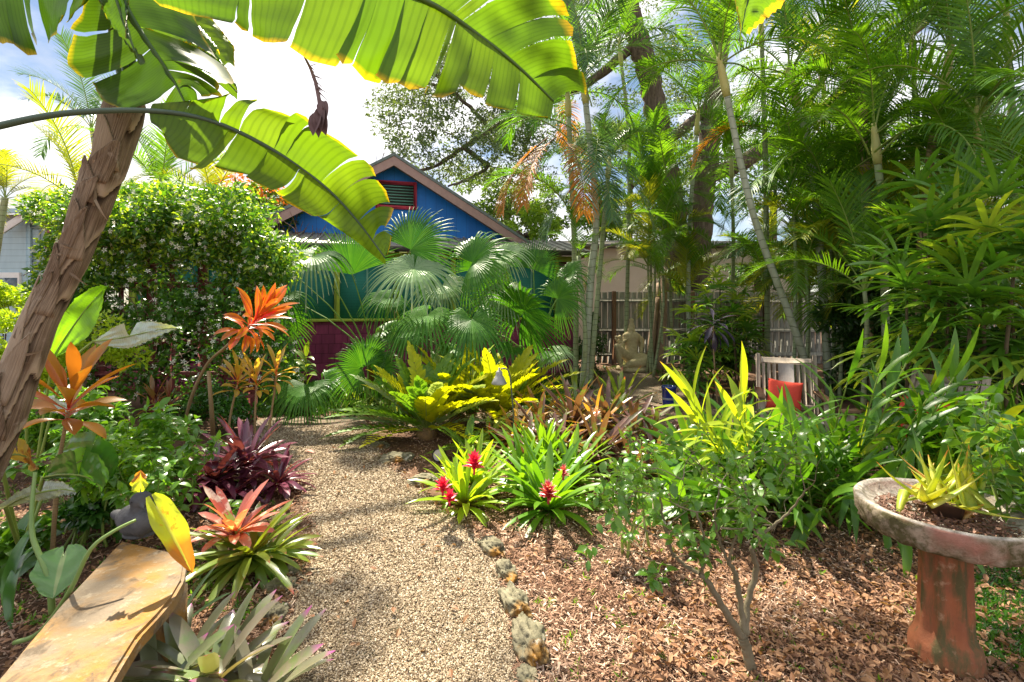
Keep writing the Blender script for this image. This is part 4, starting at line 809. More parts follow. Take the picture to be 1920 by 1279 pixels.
# ================================================================ fan palms in front of the cottage
M_fibre_tr = plain('fan_trunk', (.16, .10, .05), (.28, .17, .06), 18, .9, bumps=.9, bd=.02)
def fan_palm(label, base, crown, r0, lvs, hub=None):
    r_ = empty('fan_palm', base, label, 'palm', 'fan palms in front of the cottage'); c_ = V(crown); b = V(base)
    mb = MB(); tube(mb, [b, b.lerp(c_, .5)+V((.03, 0, 0)), c_], [r0*1.3, r0, r0*.9], 12, True, .5, 0, .4); mb.build('trunk', M_fibre_tr, r_)
    for (px, py, d, rpx, m, nr, kw) in lvs:
        fan_leaf(r_, c_+V((random.gauss(0, .03), random.gauss(0, .03), 0)), P(px, py, d), m, nr, rpx*d/900*1.0, **kw)
    return r_
W_ = dict(mat=M_fan_w)
fan_palm('fan palm with short fibrous trunk at the centre of the cottage front', G(697, 735), P(697, 668, 7.1), .09, [
 (777, 503, 6.6, 108, (.05, -.75, -.55), (0, -.6, .8), dict(mat=M_fan_w, dr=.55, spread=350)),
 (770, 468, 6.9, 112, (.72, -.05, .62), (-.25, -.85, .3), dict(dr=.35, spread=230)),
 (660, 515, 6.9, 112, (-.1, .05, 1), (.1, -1, .1), dict(dr=.25, spread=150)),
 (585, 482, 6.8, 104, (-.45, -.7, -.45), (-.1, -.5, .85), dict(mat=M_fan_w, dr=1.1, spread=300)),
 (528, 555, 7.0, 84, (-.4, -.6, -.4), (0, -.6, .8), dict(dr=1.1)),
 (540, 508, 7.1, 96, (-.65, 0, .7), (0, -.9, .3), dict(dr=.4, spread=220)),
 (720, 620, 7.3, 60, (.6, -.3, .1), (0, -.6, .8), dict(dr=.9))])
fan_palm('fan palm with dark drooping leaves in the middle of its row', G(868, 742), P(868, 690, 7.0), .08, [
 (800, 592, 6.6, 92, (-.35, -.75, -.45), (-.1, -.55, .8), dict(dr=1.0, spread=320)),
 (884, 600, 6.5, 98, (.1, -.7, -.7), (0, -.65, .75), dict(dr=1.1, spread=300)),
 (902, 505, 7.3, 66, (.1, -.1, 1), (.1, -1, .2), dict(dr=.3, spread=200)),
 (886, 492, 7.0, 112, (.78, -.2, .5), (-.2, -.75, .55), dict(dr=.7, spread=260)),
 (830, 535, 7.3, 84, (.2, -.6, -.5), (0, -.6, .8), dict(mat=M_fan_w, dr=1.0, spread=300)),
 (765, 625, 7.1, 72, (-.3, -.6, -.4), (0, -.6, .8), dict(dr=1.0)),
 (730, 560, 7.3, 70, (-.7, -.5, -.2), (0, -.6, .8), dict(dr=1.0)),
 (940, 480, 7.2, 80, (.8, -.3, .2), (0, -.6, .7), dict(mat=M_fan_w, dr=.9, spread=260)),
 (850, 655, 7.1, 48, (-.5, -.6, -.2), (0, -.6, .8), dict(dr=1))])
fan_palm('fan palm with a large bright green leaf facing the camera, rightmost of its row', G(1005, 728), P(1000, 676, 7.4), .07, [
 (982, 585, 7.0, 118, (.15, -.6, .5), (.05, -.85, .5), dict(dr=.7, spread=345)),
 (930, 560, 7.5, 80, (-.6, -.2, .6), (.1, -.9, .4), dict(dr=.6, spread=240)),
 (1045, 560, 7.4, 72, (.6, -.3, .5), (.1, -.8, .5), dict(dr=.7, spread=260)),
 (1040, 660, 7.2, 48, (.6, -.6, -.2), (0, -.6, .8), dict(mat=M_fan_w, dr=.8)),
 (958, 652, 7.0, 48, (-.5, -.6, -.1), (0, -.6, .8), dict(dr=.9, nseg=16)),
 (945, 545, 7.4, 78, (-.1, -.6, -.5), (0, -.6, .8), dict(mat=M_fan_w, dr=1.0)),
 (1062, 520, 7.8, 70, (.5, -.4, .3), (0, -.7, .6), dict(dr=.9)),
 (905, 620, 7.6, 55, (-.7, -.3, -.3), (0, -.7, .7), dict(dr=.8)),
 (1000, 505, 7.6, 70, (.3, .1, .9), (0, -1, .1), dict(dr=.3, spread=200))])
for lb, px, py, gy, d, lv in (
 ('low saw palmetto fan at the foot of the plum wall, left of centre', 575, 722, 765, 6.7, [(575, 722, 6.5, 84, (.0, -.7, -.5), (0, -.7, .7), dict(dr=1.0, spread=220)), (610, 715, 6.8, 60, (.7, -.4, -.2), (0, -.7, .7), dict(dr=.9)), (548, 700, 7.0, 60, (-.7, -.2, .3), (0, -.8, .5), dict(dr=.8)), (530, 590, 7.6, 70, (-.3, .1, -.9), (0, -.9, .3), dict(dr=.6))]),
 ('low saw palmetto under the central fan palm', 690, 690, 752, 6.6, [(678, 690, 6.5, 66, (-.6, -.4, .45), (.2, -.9, .3), dict(dr=.5, spread=260)), (716, 692, 6.7, 55, (.7, -.3, .4), (0, -.9, .4), dict(dr=.6)), (690, 676, 6.7, 60, (0, .1, .9), (0, -.9, .4), dict(dr=.4))])):
    r_ = empty('saw_palmetto', gx(px, d), lb, 'palmetto', 'saw palmettos by the cottage wall')
    mb = MB(); tube(mb, [V(gx(px, d)), V(gx(px, d))+V((0, 0, .16))], [.06, .04], 9, True, .5, 0, .4); mb.build('trunk', M_fibre_tr, r_)
    for (x_, y_, dd, rp, m, nr, kw) in lv: fan_leaf(r_, V(gx(px, d))+V((0, 0, .12)), P(x_, y_, dd), m, nr, rp*dd/900*1.1, **kw)
# ---- variegated shell ginger by the wall
M_shell = leafmat('shell_ginger', (.10, .22, .02), (.22, .32, .04), tf=.35, rough=.35, stripe=.75, sfreq=3, edge=(.45, .46, .06), e0=.8, tip=(.40, .36, .05), tip0=.95)
def cane_plant(root, b, d, L, n, lL, lW, mat, stem=M_rachis, bend=.9, prof='lance', r=.010, el=.55, dr=.45, t0=.2, nseg=6, flat=.0, vein=None):
    b = V(b); d = V(d).normalized(); pts = [b.copy()]; p = b.copy()
    hz = V((d.x, d.y, 0));
    for i in range(8): d = (d+hz*bend*.09+V((0, 0, -bend*.05*i*.35))).normalized(); p = p+d*L/8; pts.append(p.copy())
    mb = MB(); tube(mb, pts, [r*(1-.6*i/8) for i in range(9)], 6); mb.build('cane', stem, root)
    T, N_ = frames(pts); mb = MB(); az = random.random()*6
    for k in range(n):
        t = t0+(1-t0)*(k+.5)/n; f = t*8; i = min(int(f), 7); q_ = pts[i].lerp(pts[i+1], f-i); tg = T[i]
        s = tg.cross(V((math.cos(az), math.sin(az), .3))).normalized()*(1 if k % 2 else -1)
        dd = tg*(el+.35*t)+s*.85+V([random.gauss(0, .13) for _ in range(3)]); up = tg*.6+V((0, 0, .8))
        blade(mb, q_, dd, up, lL*random.uniform(.75, 1.1), lW*random.uniform(.85, 1.15), .5*random.uniform(.5, 1.3), nseg, prof, .12, dr*random.uniform(.4, 1.5), random.gauss(0, .25), None)
    blade(mb, pts[-1], T[-1]+V((random.gauss(0, .15), 0, .1)), V((0, -1, .3)), lL*.9, lW, .3, nseg, prof, .12, dr*.5)
    mb.build('foliage', mat, root)
r_ = empty('shell_ginger', gx(640, 7.0), 'variegated yellow and green shell ginger along the plum wall', 'ginger')
for px, dx, dz, L in ((600, -.55, 1, .75), (585, -.2, 1, .8), (620, .35, 1, .7), (560, -.9, .8, .75), (650, .2, 1, .65), (575, .1, 1, .9)): cane_plant(r_, gx(px, 7.1+random.random()*.3), (dx, -.25, dz), L, 9, .30, .085, M_shell)
r_ = empty('shell_ginger', gx(738, 6.6), 'smaller variegated shell ginger between the saw palmetto and the yellow cycads', 'ginger')
for px, dx, L in ((725, -.5, .6), (740, .5, .65), (732, 0, .55), (715, -.9, .5)): cane_plant(r_, gx(px, 6.6+random.random()*.2), (dx, -.3, 1), L, 8, .26, .07, M_shell)
# ---- cardboard cycads
M_cyc = leafmat('cycad_leaf', (.07, .18, .02), (.17, .30, .02), tf=.38, rough=.45, spec=.5)
M_cyc_y = leafmat('cycad_leaf_yellow', (.36, .42, .010), (.56, .56, .012), tf=.42, rough=.45, tr=(1.5, 1.4, .4))
M_cyc_s = leafmat('cycad_leaf_silver', (.20, .30, .14), (.30, .38, .20), tf=.3, rough=.3, spec=.9)
def zamia(mb, b, d, up, L, n, ll, lw, bend):
    pts = [V(b)]; d = V(d).normalized(); s = d.cross(V(up)).normalized(); p = V(b)
    for i in range(10): d = Quaternion(s, -bend/10) @ d; p = p+d*L/10; pts.append(p.copy())
    tube(mb, pts, [.007-.0005*i for i in range(11)], 5, False, .5, 1); T, _ = frames(pts)
    for k in range(n):
        t = .22+.78*(k+.5)/n; f = t*10; i = min(int(f), 9); q_ = pts[i].lerp(pts[i+1], f-i); tg = T[i]; u = s.cross(tg)
        sc = math.sin(math.pi*min(1, .18+.75*t))**.6
        for sg in (-1, 1):
            blade(mb, q_, s*sg*(1-.45*t)+tg*(.45+.5*t)+u*.35+V([random.gauss(0, .06) for _ in range(3)]), u, ll*sc*random.uniform(.85, 1.1), lw*random.uniform(.85, 1.1), .25, 4, 'obl', .08, .1, sg*.5)
    blade(mb, pts[-1], T[-1], s.cross(T[-1]), ll*.7, lw*.8, .2, 4, 'obl')
def cycad(label, b, spec_, sc):
    r_ = empty('cycad', b, label, 'cycad', 'cardboard cycads in the centre bed'); mb = MB(); lathe(mb, [(.09*sc, -.02), (.11*sc, .05), (.07*sc, .12), (.0, .14)], b, 12, wob=.3); mb.build('trunk', M_fibre_tr, r_)
    for az, el, L, mt in spec_:
        a = R(az); e = R(el); rad = V((math.cos(a), math.sin(a), 0)); d = rad*math.cos(e)+V((0, 0, math.sin(e))); up = V((0, 0, 1))*math.cos(e)-rad*math.sin(e)
        mb = MB(); zamia(mb, V(b)+V((0, 0, .08)), d, up, L*sc*.88, 15, .155*sc, .05*sc, random.uniform(.25, .75)); mb.build('frond', ({'g': M_cyc, 'y': M_cyc_y, 's': M_cyc_s}[mt], M_rachis), r_)
def spread_f(n, els, keys, a0=0): return [(a0+k*137.5+random.gauss(0, 8), random.choice(els)+random.gauss(0, 6), random.uniform(.8, 1.1), random.choice(keys)) for k in range(n)]
cycad('broad leaved cycad arching over the gravel, leftmost of the cycads', G(800, 822), spread_f(36, (25, 45, 58, 70), 'gggsyyy')+[(180, 30, 1.15, 'g'), (190, 18, 1.15, 'g'), (170, 45, 1.1, 's'), (200, 35, 1.1, 'g'), (215, 25, .95, 'g')], 1.08)
cycad('bright yellow cycad standing behind the bell shaped path light', G(935, 800), spread_f(32, (40, 52, 64, 76), 'yyyyyg', 40)+[(30, 55, 1.25, 'y'), (60, 60, 1.2, 'y'), (10, 45, 1.2, 'y')], 1.12)
cycad('yellow and silver cycad between the leftmost and the bright yellow one', G(860, 795), spread_f(34, (35, 50, 68), 'yyygs', 90), 1.15)
cycad('small dark green cycad tucked beneath the others beside the round spotlight', G(875, 858), spread_f(14, (10, 30, 45), 'g', 20), .42)
# ---- leafy plant with the orange bud by the path light
M_croton = leafmat('lime_leaf', (.14, .30, .02), (.42, .48, .03), tf=.45, rough=.35, mid=(.45, .5, .08), cross=.25, cfreq=9)
r_ = empty('lime_leaf_plant', G(918, 835), 'low plant with broad lime leaves and an orange bud left of the path light', 'plant'); b = G(918, 835)
mb = MB(); tube(mb, [b, b+V((0, 0, .12))], [.015, .012], 7); mb.build('stem', M_rachis, r_)
for d, L, W in (((-.9, -.2, .55), .34, .07), ((.55, -.2, .75), .36, .075), ((.7, -.3, .35), .28, .08), ((.75, .2, .5), .26, .11), ((-.7, -.6, .1), .30, .07), ((-.2, -.6, -.02), .22, .06), ((-.1, .3, .9), .22, .06), ((-.85, .2, .15), .3, .07)):
    mb = MB(); blade(mb, b+V((0, 0, .12)), d, V((0, 0, 1)) if abs(d[2]) < .7 else V((-d[0], -.8, .2)), L, W, .45, 8, 'oval', .18, .2, random.gauss(0, .2)); mb.build('leaf', M_croton, r_)
mb = MB(); lathe(mb, [(.002, 0), (.014, .03), (.015, .07), (.008, .11), (.001, .14)], b+V((0, -.02, .12)), 10); mb.build('bud', plain('orange_bud', (.75, .16, .03), (.6, .1, .02)), r_)
# ================================================================ bromeliads
def lm(name, a, b, **kw): return leafmat(name, a, b, **{**dict(tf=.3, rough=.3, spec=.8), **kw})
M_brg = lm('bromeliad_green', (.09, .24, .015), (.20, .36, .02), tf=.4, tip=(.55, .62, .25), tip0=.97)
M_brg2 = lm('bromeliad_lime', (.18, .34, .015), (.34, .46, .03), tf=.42, base=(.18, .04, .03), b0=.3)
M_brp = lm('bromeliad_purple', (.09, .02, .045), (.20, .05, .09), tf=.25, rough=.25, spec=1.0, base=(.55, .02, .13), b0=.14)
M_bro = lm('bromeliad_pink', (.48, .10, .07), (.62, .30, .26), tf=.3, rough=.25, blotch=(.72, .56, .46), bl=.54, tip=(.30, .07, .12), tip0=.93)
M_brog = lm('bromeliad_olive', (.12, .22, .03), (.28, .32, .04), tf=.35, tip=(.5, .06, .10), tip0=.9, blotch=(.30, .13, .07), bl=.66)
M_brs = lm('bromeliad_silver', (.09, .15, .05), (.27, .22, .17), tf=.2, rough=.28, spec=1.0, tip=(.42, .07, .30), tip0=.88, blotch=(.16, .22, .08), bl=.52, bscale=6)
M_brd = lm('bromeliad_dusky', (.085, .038, .034), (.21, .11, .08), tf=.25, rough=.33, spec=.6, blotch=(.13, .20, .05), bl=.52, bscale=7, tip=(.22, .08, .06), tip0=.9)
M_brdo = lm('bromeliad_orange', (.38, .17, .03), (.58, .36, .08), tf=.35, blotch=(.24, .22, .05), bl=.58)
M_redfl = lm('red_bract', (.45, .008, .07), (.68, .03, .13), tf=.3, rough=.4); M_redfl2 = lm('maroon_bract', (.36, .02, .05), (.60, .10, .14), tf=.3, tip=(.7, .35, .4), tip0=.75)
def brom(label, group, lst, mats, stem_z=0):
    r_ = empty('bromeliad', G(*lst[0][:2]), label, 'bromeliad', group)
    for i, (px, py, z, n, L, W, e0, e1, bd, mi) in enumerate(lst): g = G(px, py); rosette(r_, g+V((0, 0, z)), n, L, W, e0, e1, bd, 'strap', mats[mi], 'leaves' if 0 else 'rosette', .03, .10)
    return r_
GR = 'green bromeliads with red flowers'
r_ = brom('green bromeliad clump with one maroon and one faded flower, larger of its pair', GR, [(1028, 962, .02, 56, .56, .056, 78, 0, .9, 0), (985, 925, .03, 44, .52, .05, 80, 15, .8, 0), (1070, 915, .03, 44, .50, .05, 80, 10, .9, 0), (1020, 890, .05, 46, .54, .05, 84, 30, .6, 0)], [M_brg])
bract_flower(r_, P(1028, 945, 3.08), .08, M_redfl2, 36, .08, W=.030); bract_flower(r_, P(1056, 900, 3.3), .06, M_redfl2, 22, .055, W=.022)
r_ = brom('lime green bromeliad clump with two bright red flowers beside the gravel path', GR, [(872, 955, .02, 42, .44, .05, 76, 0, .9, 0), (890, 922, .04, 38, .44, .048, 82, 20, .7, 0), (850, 930, .03, 26, .38, .042, 80, 10, .9, 0)], [M_brg2])
bract_flower(r_, P(889, 890, 3.35), .09, M_redfl, 34, .085, W=.036); bract_flower(r_, P(830, 930, 3.3), .07, M_redfl, 30, .075, W=.034); bract_flower(r_, P(843, 948, 3.22), .06, M_redfl, 20, .065, W=.03)
PU = 'purple bromeliads beside the path'
r_ = brom('dark purple bromeliad with magenta heart, left one of the cluster', PU, [(402, 935, .14, 40, .42, .062, 55, -5, .8, 0), (370, 945, .06, 20, .34, .05, 40, -8, .8, 0)], [M_brp])
brom('dark purple bromeliad with pinkish red heart, middle of the cluster', PU, [(462, 912, .18, 46, .44, .062, 66, -5, .8, 0), (440, 945, .08, 20, .34, .05, 40, -8, .8, 0)], [M_brp])
brom('small drooping purple bromeliad spilling onto the gravel, right end of the cluster', PU, [(522, 925, .08, 38, .36, .046, 55, -6, .9, 0)], [M_brp])
OR = 'pink and olive bromeliads by the bench'
r_ = brom('olive bromeliad with glowing pink and orange centre behind the bench end', OR, [(440, 1065, .20, 26, .30, .055, 62, 12, .6, 0), (470, 1075, .10, 40, .42, .045, 45, -5, .8, 1), (430, 1075, .05, 20, .38, .045, 30, -15, .8, 1), (505, 1060, .05, 26, .34, .04, 50, 0, .9, 1)], [M_bro, M_brog])
r_ = brom('silver green bromeliad with mauve tips at the bottom edge beside the path', 'silver bromeliads at the lower left', [(395, 1320, .06, 34, .35, .062, 54, 4, .7, 0), (290, 1345, .04, 24, .32, .055, 50, 4, .8, 0), (470, 1345, .03, 28, .36, .058, 55, 5, .8, 0), (330, 1300, .03, 22, .34, .045, 60, 5, .9, 0)], [M_brs])
brom('thin leaved dark green bromeliad between the bench and the silver one', 'silver bromeliads at the lower left', [(318, 1205, .04, 12, .32, .028, 78, 25, .6, 0)], [lm('bromeliad_dark', (.05, .12, .04), (.10, .17, .06), tip=(.5, .12, .04), tip0=.95)])
r_ = empty('bromeliad_mass', G(1110, 880), 'large dusky mass of brown, silver and orange tinged bromeliads in the centre bed', 'bromeliads')
for px, py, z, n, L, W, mt in ((1010, 845, .10, 26, .42, .05, M_brd), (1075, 830, .18, 28, .48, .055, M_brd), (1140, 830, .18, 28, .50, .055, M_brd), (1185, 850, .14, 26, .46, .05, M_brd), (1050, 870, .10, 24, .44, .05, M_brd), (1120, 880, .10, 26, .46, .05, M_brd),
     (1230, 865, .08, 24, .44, .045, M_brd), (985, 870, .06, 22, .38, .045, M_brd), (1010, 815, .16, 16, .36, .05, M_brdo), (1120, 845, .22, 14, .38, .05, M_brdo), (965, 840, .08, 18, .36, .045, M_brdo), (1190, 905, .05, 20, .42, .04, M_brd), (1080, 800, .2, 18, .5, .05, M_brog), (1165, 805, .2, 18, .5, .05, M_brog), (1240, 900, .05, 16, .4, .04, M_brd)):
    rosette(r_, G(px, py)+V((0, 0, z)), int(n*1.7), L*1.22, W*1.15, 72, -20, .9, 'strap', mt, 'rosette', .05, .13)
bract_flower(r_, P(1118, 790, 4.6), .10, lm('faded_bract', (.6, .30, .22), (.7, .45, .35)), 22, .06)
# ================================================================ ti plants
M_tio = lm('ti_orange', (.42, .14, .02), (.34, .27, .03), tf=.5, tr=(1.5, 1.1, .5), rough=.32, base=(.42, .03, .02), b0=.4, blotch=(.32, .26, .04), bl=.6, bscale=6)
M_tir = lm('ti_red', (.50, .12, .02), (.62, .32, .03), tf=.45, tr=(1.5, 1.0, .6), rough=.25, base=(.55, .03, .03), b0=.5, tip=(.75, .40, .32), tip0=.9, mid=(.7, .07, .10))
M_tip = lm('ti_pink', (.62, .03, .10), (.70, .08, .12), tf=.45, rough=.3)
M_tiy = lm('ti_yellow', (.50, .34, .03), (.62, .48, .10), tf=.45, tr=(1.5, 1.3, .5), rough=.28, base=(.62, .07, .02), b0=.45, blotch=(.62, .48, .36), bl=.6, bscale=8)
M_tim = lm('ti_bronze', (.26, .10, .05), (.32, .22, .08), tf=.35, base=(.35, .02, .03), b0=.5)
M_stem = ring_mat('ti_stem', (.36, .25, .13), (.26, .18, .09), 60)
def ti(label, base, path, n, L, W, mat, r=.013, tilt=None, e_in=80, e_out=-5, group='ti plants in the left bed', bend=.6, extra=None, hl=.14):
    pts = [V(base)]+[V(p) for p in path]; r_ = empty('ti_plant', base, label, 'ti plant', group)
    k = 8*(len(pts)-1); sp = [interp(pts, i/k) for i in range(k+1)]; mb = MB(); tube(mb, sp, [r*(1-.35*i/k) for i in range(k+1)], 8, True, .5, 0, .3); mb.build('stem', M_stem, r_)
    d = (sp[-1]-sp[-3]).normalized() if tilt is None else V(tilt).normalized(); top = sp[-1]; q_ = V((0, 0, 1)).rotation_difference(d); mb = MB(); a0 = random.random()*6
    for j in range(n):
        t = (j+.5)/n; az = a0+j*2.39996; e = R(e_in+(e_out-e_in)*t+random.gauss(0, 5)); rad = V((math.cos(az), math.sin(az), 0))
        dd = q_ @ (rad*math.cos(e)+V((0, 0, math.sin(e)))); up = q_ @ (V((0, 0, 1))*math.cos(e)-rad*math.sin(e))
        blade(mb, top-d*hl*t+d*hl*.5, dd+V([random.gauss(0, .08) for _ in range(3)]), up, L*random.uniform(.8, 1.12)*(.65+.35*math.sin(3.14*min(1, t+.3))), W*random.uniform(.85, 1.15), bend*random.uniform(.5, 1.3)*(.4+t), 9, 'ti', .2, .35*t, random.gauss(0, .3))
    mb.build('leaves' if 0 else 'foliage', mat, r_)
    if extra: extra(r_, top, d)
    return r_
d = 2.75
ti('large orange ti plant with broad backlit leaves in front of the leaning trunk', G(95, 1075)+V((0, 0, 0)), [P(110, 880, 2.72), P(128, 770, 2.7)], 20, .40, .085, M_tio, tilt=(.30, -.1, 1), e_in=82, e_out=8, bend=.55)
def pinkcrown(r_, p, d_):
    mb = MB()
    for k in range(5): blade(mb, p+d_*.05, d_+V([random.gauss(0, .16) for _ in range(3)]), V((0, -1, .2)), .30, .03, .1, 7, 'ti', .3)
    mb.build('young_leaf', M_tip, r_)
d = 4.2
ti('tall ti plant with fiery red-orange head on a long curved bare stem', G(348, 845), [P(352, 770, 4.9), P(385, 688, 4.8), P(430, 645, 4.7), P(470, 610, 4.65)], 40, .42, .075, M_tir, .018, tilt=(.75, -.15, .75), e_in=85, e_out=-10, bend=.8, extra=pinkcrown, hl=.26)
for lb, bx, by, pth, mt, n in (
 ('short yellow ti plant, left one of the three pale heads', 425, 855, [(432, 780, 4.9), (445, 722, 4.9)], M_tiy, 15),
 ('yellow and cream ti plant with red petioles, middle of the three pale heads', 478, 855, [(478, 790, 4.85), (481, 722, 4.85)], M_tiy, 18),
 ('yellow and peach ti plant, right one of the three pale heads', 497, 855, [(508, 780, 5.0), (518, 705, 5.0)], M_tiy, 16)):
    ti(lb, G(bx, by), PP(pth), n, .32, .055, mt, .014, tilt=(random.gauss(0, .1), -.05, 1), e_in=80, e_out=0, bend=.6)
ti('small bronze ti plant by the trellis foot, left of its pair', G(290, 815), PP([(290, 760, 5.6)]), 12, .32, .05, M_tim, .012, tilt=(-.1, 0, 1), e_in=85, e_out=15)
ti('small bronze ti plant by the trellis foot, right of its pair', G(316, 815), PP([(315, 765, 5.6)]), 12, .32, .05, M_tim, .012, tilt=(.15, 0, 1), e_in=85, e_out=15)
r_ = empty('bare_stem', G(402, 850), 'bare cut tan stem standing beside the curved ti plant stem', 'stem'); mb = MB(); tube(mb, [G(402, 850), P(397, 770, 4.85), P(391, 696, 4.8)], [.022, .02, .016], 9, True, .5, 0, .3); mb.build('stem', M_stem, r_)
# ================================================================ jasmine covered trellis
M_maroon = plain('maroon_wood', (.22, .05, .045), (.13, .03, .03), 10, .75, stretch=(3, 3, .4))
tr = empty('trellis', gx(300, 6.4), 'maroon wooden lattice screen smothered by white flowering jasmine', 'trellis'); DT = 6.4
def tx(px): return (px-HX)/F0*DT
for px in (95, 190, 285, 380, 474): mb = MB(); box(mb, (tx(px), DT, 1.28), (.085, .085, 2.56), bev=.006); mb.build('post', M_maroon, tr)
for z in (.42, .62, 1.05, 1.42, 1.80, 2.18, 2.5): mb = MB(); box(mb, ((tx(95)+tx(474))/2, DT-.055, z), (tx(474)-tx(95), .03, .075), bev=.004); mb.build('rail', M_maroon, tr)
for px in (140, 237, 332, 428): mb = MB(); box(mb, (tx(px), DT-.085, 1.45), (.06, .025, 2.1), bev=.004); mb.build('slat', M_maroon, tr)
for z in (.22, .34): mb = MB(); box(mb, (tx(470), DT-.3, z+.04), (.46, .10, .035), bev=.004); mb.build('rail', M_maroon, tr)
M_jas = leafmat('jasmine_leaf', (.035, .12, .015), (.10, .24, .02), tf=.38, rough=.32, spec=.7); M_jasy = leafmat('jasmine_sunlit', (.20, .36, .03), (.34, .46, .05), tf=.45, rough=.35)
M_wh = leafmat('white_petal', (.72, .74, .62), (.82, .80, .70), tf=.3, tr=(1.0, 1.0, .9), rough=.5)
jas = empty('jasmine_vine', gx(330, 6.2), 'dense star jasmine with small white flowers over the maroon trellis', 'vine')
sp = []
for k in range(150):
    px = random.uniform(95, 520); top = 400-35*math.sin((px-60)/470*3.14)+ (60 if px < 110 else 0)+(40 if px > 490 else 0); py = top+25+(random.random()**1.5)*(720-top)
    if 455 < py < 560 and 170 < px < 340 and random.random() < .6: continue
    dd = random.uniform(6.0, 6.35); dd -= .5*max(0, 1-abs(py-top-30)/90)*random.random()
    sp.append((P(px, py, dd), (random.uniform(.18, .36), random.uniform(.16, .3), random.uniform(.14, .28)), 1, 1))
for k in range(26): px = random.uniform(95, 500); sp.append((P(px, 402-22*math.sin((px-60)/470*3.14), random.uniform(6.0, 7.0)), (.32, .4, .22), 1.3, 1))
for k in range(40): px = random.uniform(80, 535); sp.append((P(px, 385-26*math.sin((px-60)/470*3.14)+random.uniform(-12, 10) if random.random() < .6 else random.uniform(420, 640), random.uniform(6.0, 6.5)) if random.random() < .75 else P(random.choice((84, 528))+random.uniform(-14, 14), random.uniform(440, 700), 6.2), (.12, .12, .10), .3, 1))
pos, out = blobs(sp, 38000); leaves('foliage', pos, out, .064, M_jas, jas, asp=.5)
pos, out = blobs([s for s in sp if s[0][2] > 1.9], 14000); leaves('sunlit_foliage', pos+out*.03, out, .052, M_jasy, jas, asp=.5)  # upper leaves brighter and yellower: sunlight on the jasmine top put into colour
def flowers(name, pos, out, size, mat, root, npet=5):
    n = len(pos); Zv = unit(out+RNG.normal(size=(n, 3))*.5+np.array([0, -.6, .4])); D = RNG.normal(size=(n, 3)); Y = unit(D-Zv*np.sum(D*Zv, 1, keepdims=True)); X = np.cross(Y, Zv)
    tv = []; tf = []
    for k in range(npet):
        a = 2*math.pi*k/npet; b = len(tv); c_, s_ = math.cos(a), math.sin(a)
        for u_, v_, z_ in ((0, .05, 0), (.2, .5, .06), (0.05, 1, .0), (-.22, .55, .06)): tv.append((u_*c_-v_*s_, u_*s_+v_*c_, z_))
        tf.append((b, b+1, b+2, b+3))
    s = (size*(.7+.6*RNG.random(n)))[:, None]; o = inst(name, tv, tf, pos, X*s, Y*s, Zv*s, mat, root, [(.5, .5)]*len(tv)); o['kind'] = 'stuff'; return o
pos, out = blobs(sp, 2600); k = out[:, 1] < .35; flowers('blossom', pos[k]+out[k]*.05, out[k], .032, M_wh, jas)
mb = MB()
for k in range(110):
    a = P(random.uniform(120, 480), random.uniform(420, 700), random.uniform(6.15, 6.3)); pts = [a]; dv = V((random.gauss(0, 1), 0, random.gauss(0, .8)))
    for i in range(6): dv = dv+V((random.gauss(0, .5), random.gauss(0, .2), random.gauss(0, .4))); a = a+dv.normalized()*.11; pts.append(a)
    tube(mb, pts, .005, 4)
mb.build('stem', plain('vine_stem', (.20, .13, .09)), jas)
# shrubs left
M_lime2 = leafmat('lime_shrub', (.22, .38, .02), (.40, .52, .03), tf=.45, rough=.4); M_mid = leafmat('mid_leaf', (.07, .21, .02), (.16, .32, .03), tf=.42, rough=.32, spec=.7)
M_deep = leafmat('deep_leaf', (.035, .13, .02), (.08, .21, .03), tf=.35, rough=.25, spec=.9)
shrub('clipped yellow-green shrub at the far left behind the leaning trunk', 20, 570, 6.6, (.55, .4, .38), 6000, .045, M_lime2, trunkr=.015)
shrub('bright feathery yellow-green shrub right of the leaning trunk', 150, 640, 5.0, (.55, .35, .42), 4500, .05, M_lime2, trunkr=.015)
shrub('lime leafed shrub low at the left edge behind the trunk', 10, 660, 4.6, (.5, .4, .35), 3200, .06, M_lime2, trunkr=.015)
shrub('glossy green shrub filling the bed in front of the trellis', 165, 790, 4.3, (.7, .4, .30), 6000, .06, M_mid, trunkr=.015)
shrub('leafy green shrub at the trellis foot under the curved stem', 420, 760, 5.7, (.5, .3, .22), 2600, .055, M_deep, trunkr=.012)
def leafy(label, base, cen, spread_, nst, L, W, mat, per=3, name='shrub', cat='shrub', depth=2, r=.01, prof='oval', flowers_=None, h=None, dr=.5):
    r_ = empty(name, base, label, cat); mb = MB(); tips = []
    for k in range(nst):
        a = V(base)+V((random.gauss(0, .05), random.gauss(0, .05), 0)); t = V(cen)+V((random.gauss(0, spread_[0]), random.gauss(0, spread_[1]), random.gauss(0, spread_[2]*.5)))
        d_ = t-a; grow(mb, a, d_, d_.length*.62, r, depth, tips, .55, 2, 4, .3, .6, .22)
    mb.build('stem', M_rachis, r_); tip_leaves(r_, tips, per, L, W, mat, prof, dr); return r_, tips
_, tp = leafy('shrimp plant bush with yellow-green pointed leaves left of the purple bromeliads', G(225, 1010), P(215, 865, 3.2), (.14, .2, .12), 11, .075, .42, leafmat('shrimp_leaf', (.12, .30, .02), (.34, .50, .04), tf=.45, rough=.35), 3)
leafy('broad leaved green bush in the lower left bed behind the bird', G(240, 960), P(215, 840, 3.5), (.35, .2, .12), 12, .10, .45, M_mid, 3)
leafy('low green plant beside the bird on the bench', G(300, 990), P(305, 940, 2.9), (.10, .10, .05), 6, .075, .5, M_mid, 3)
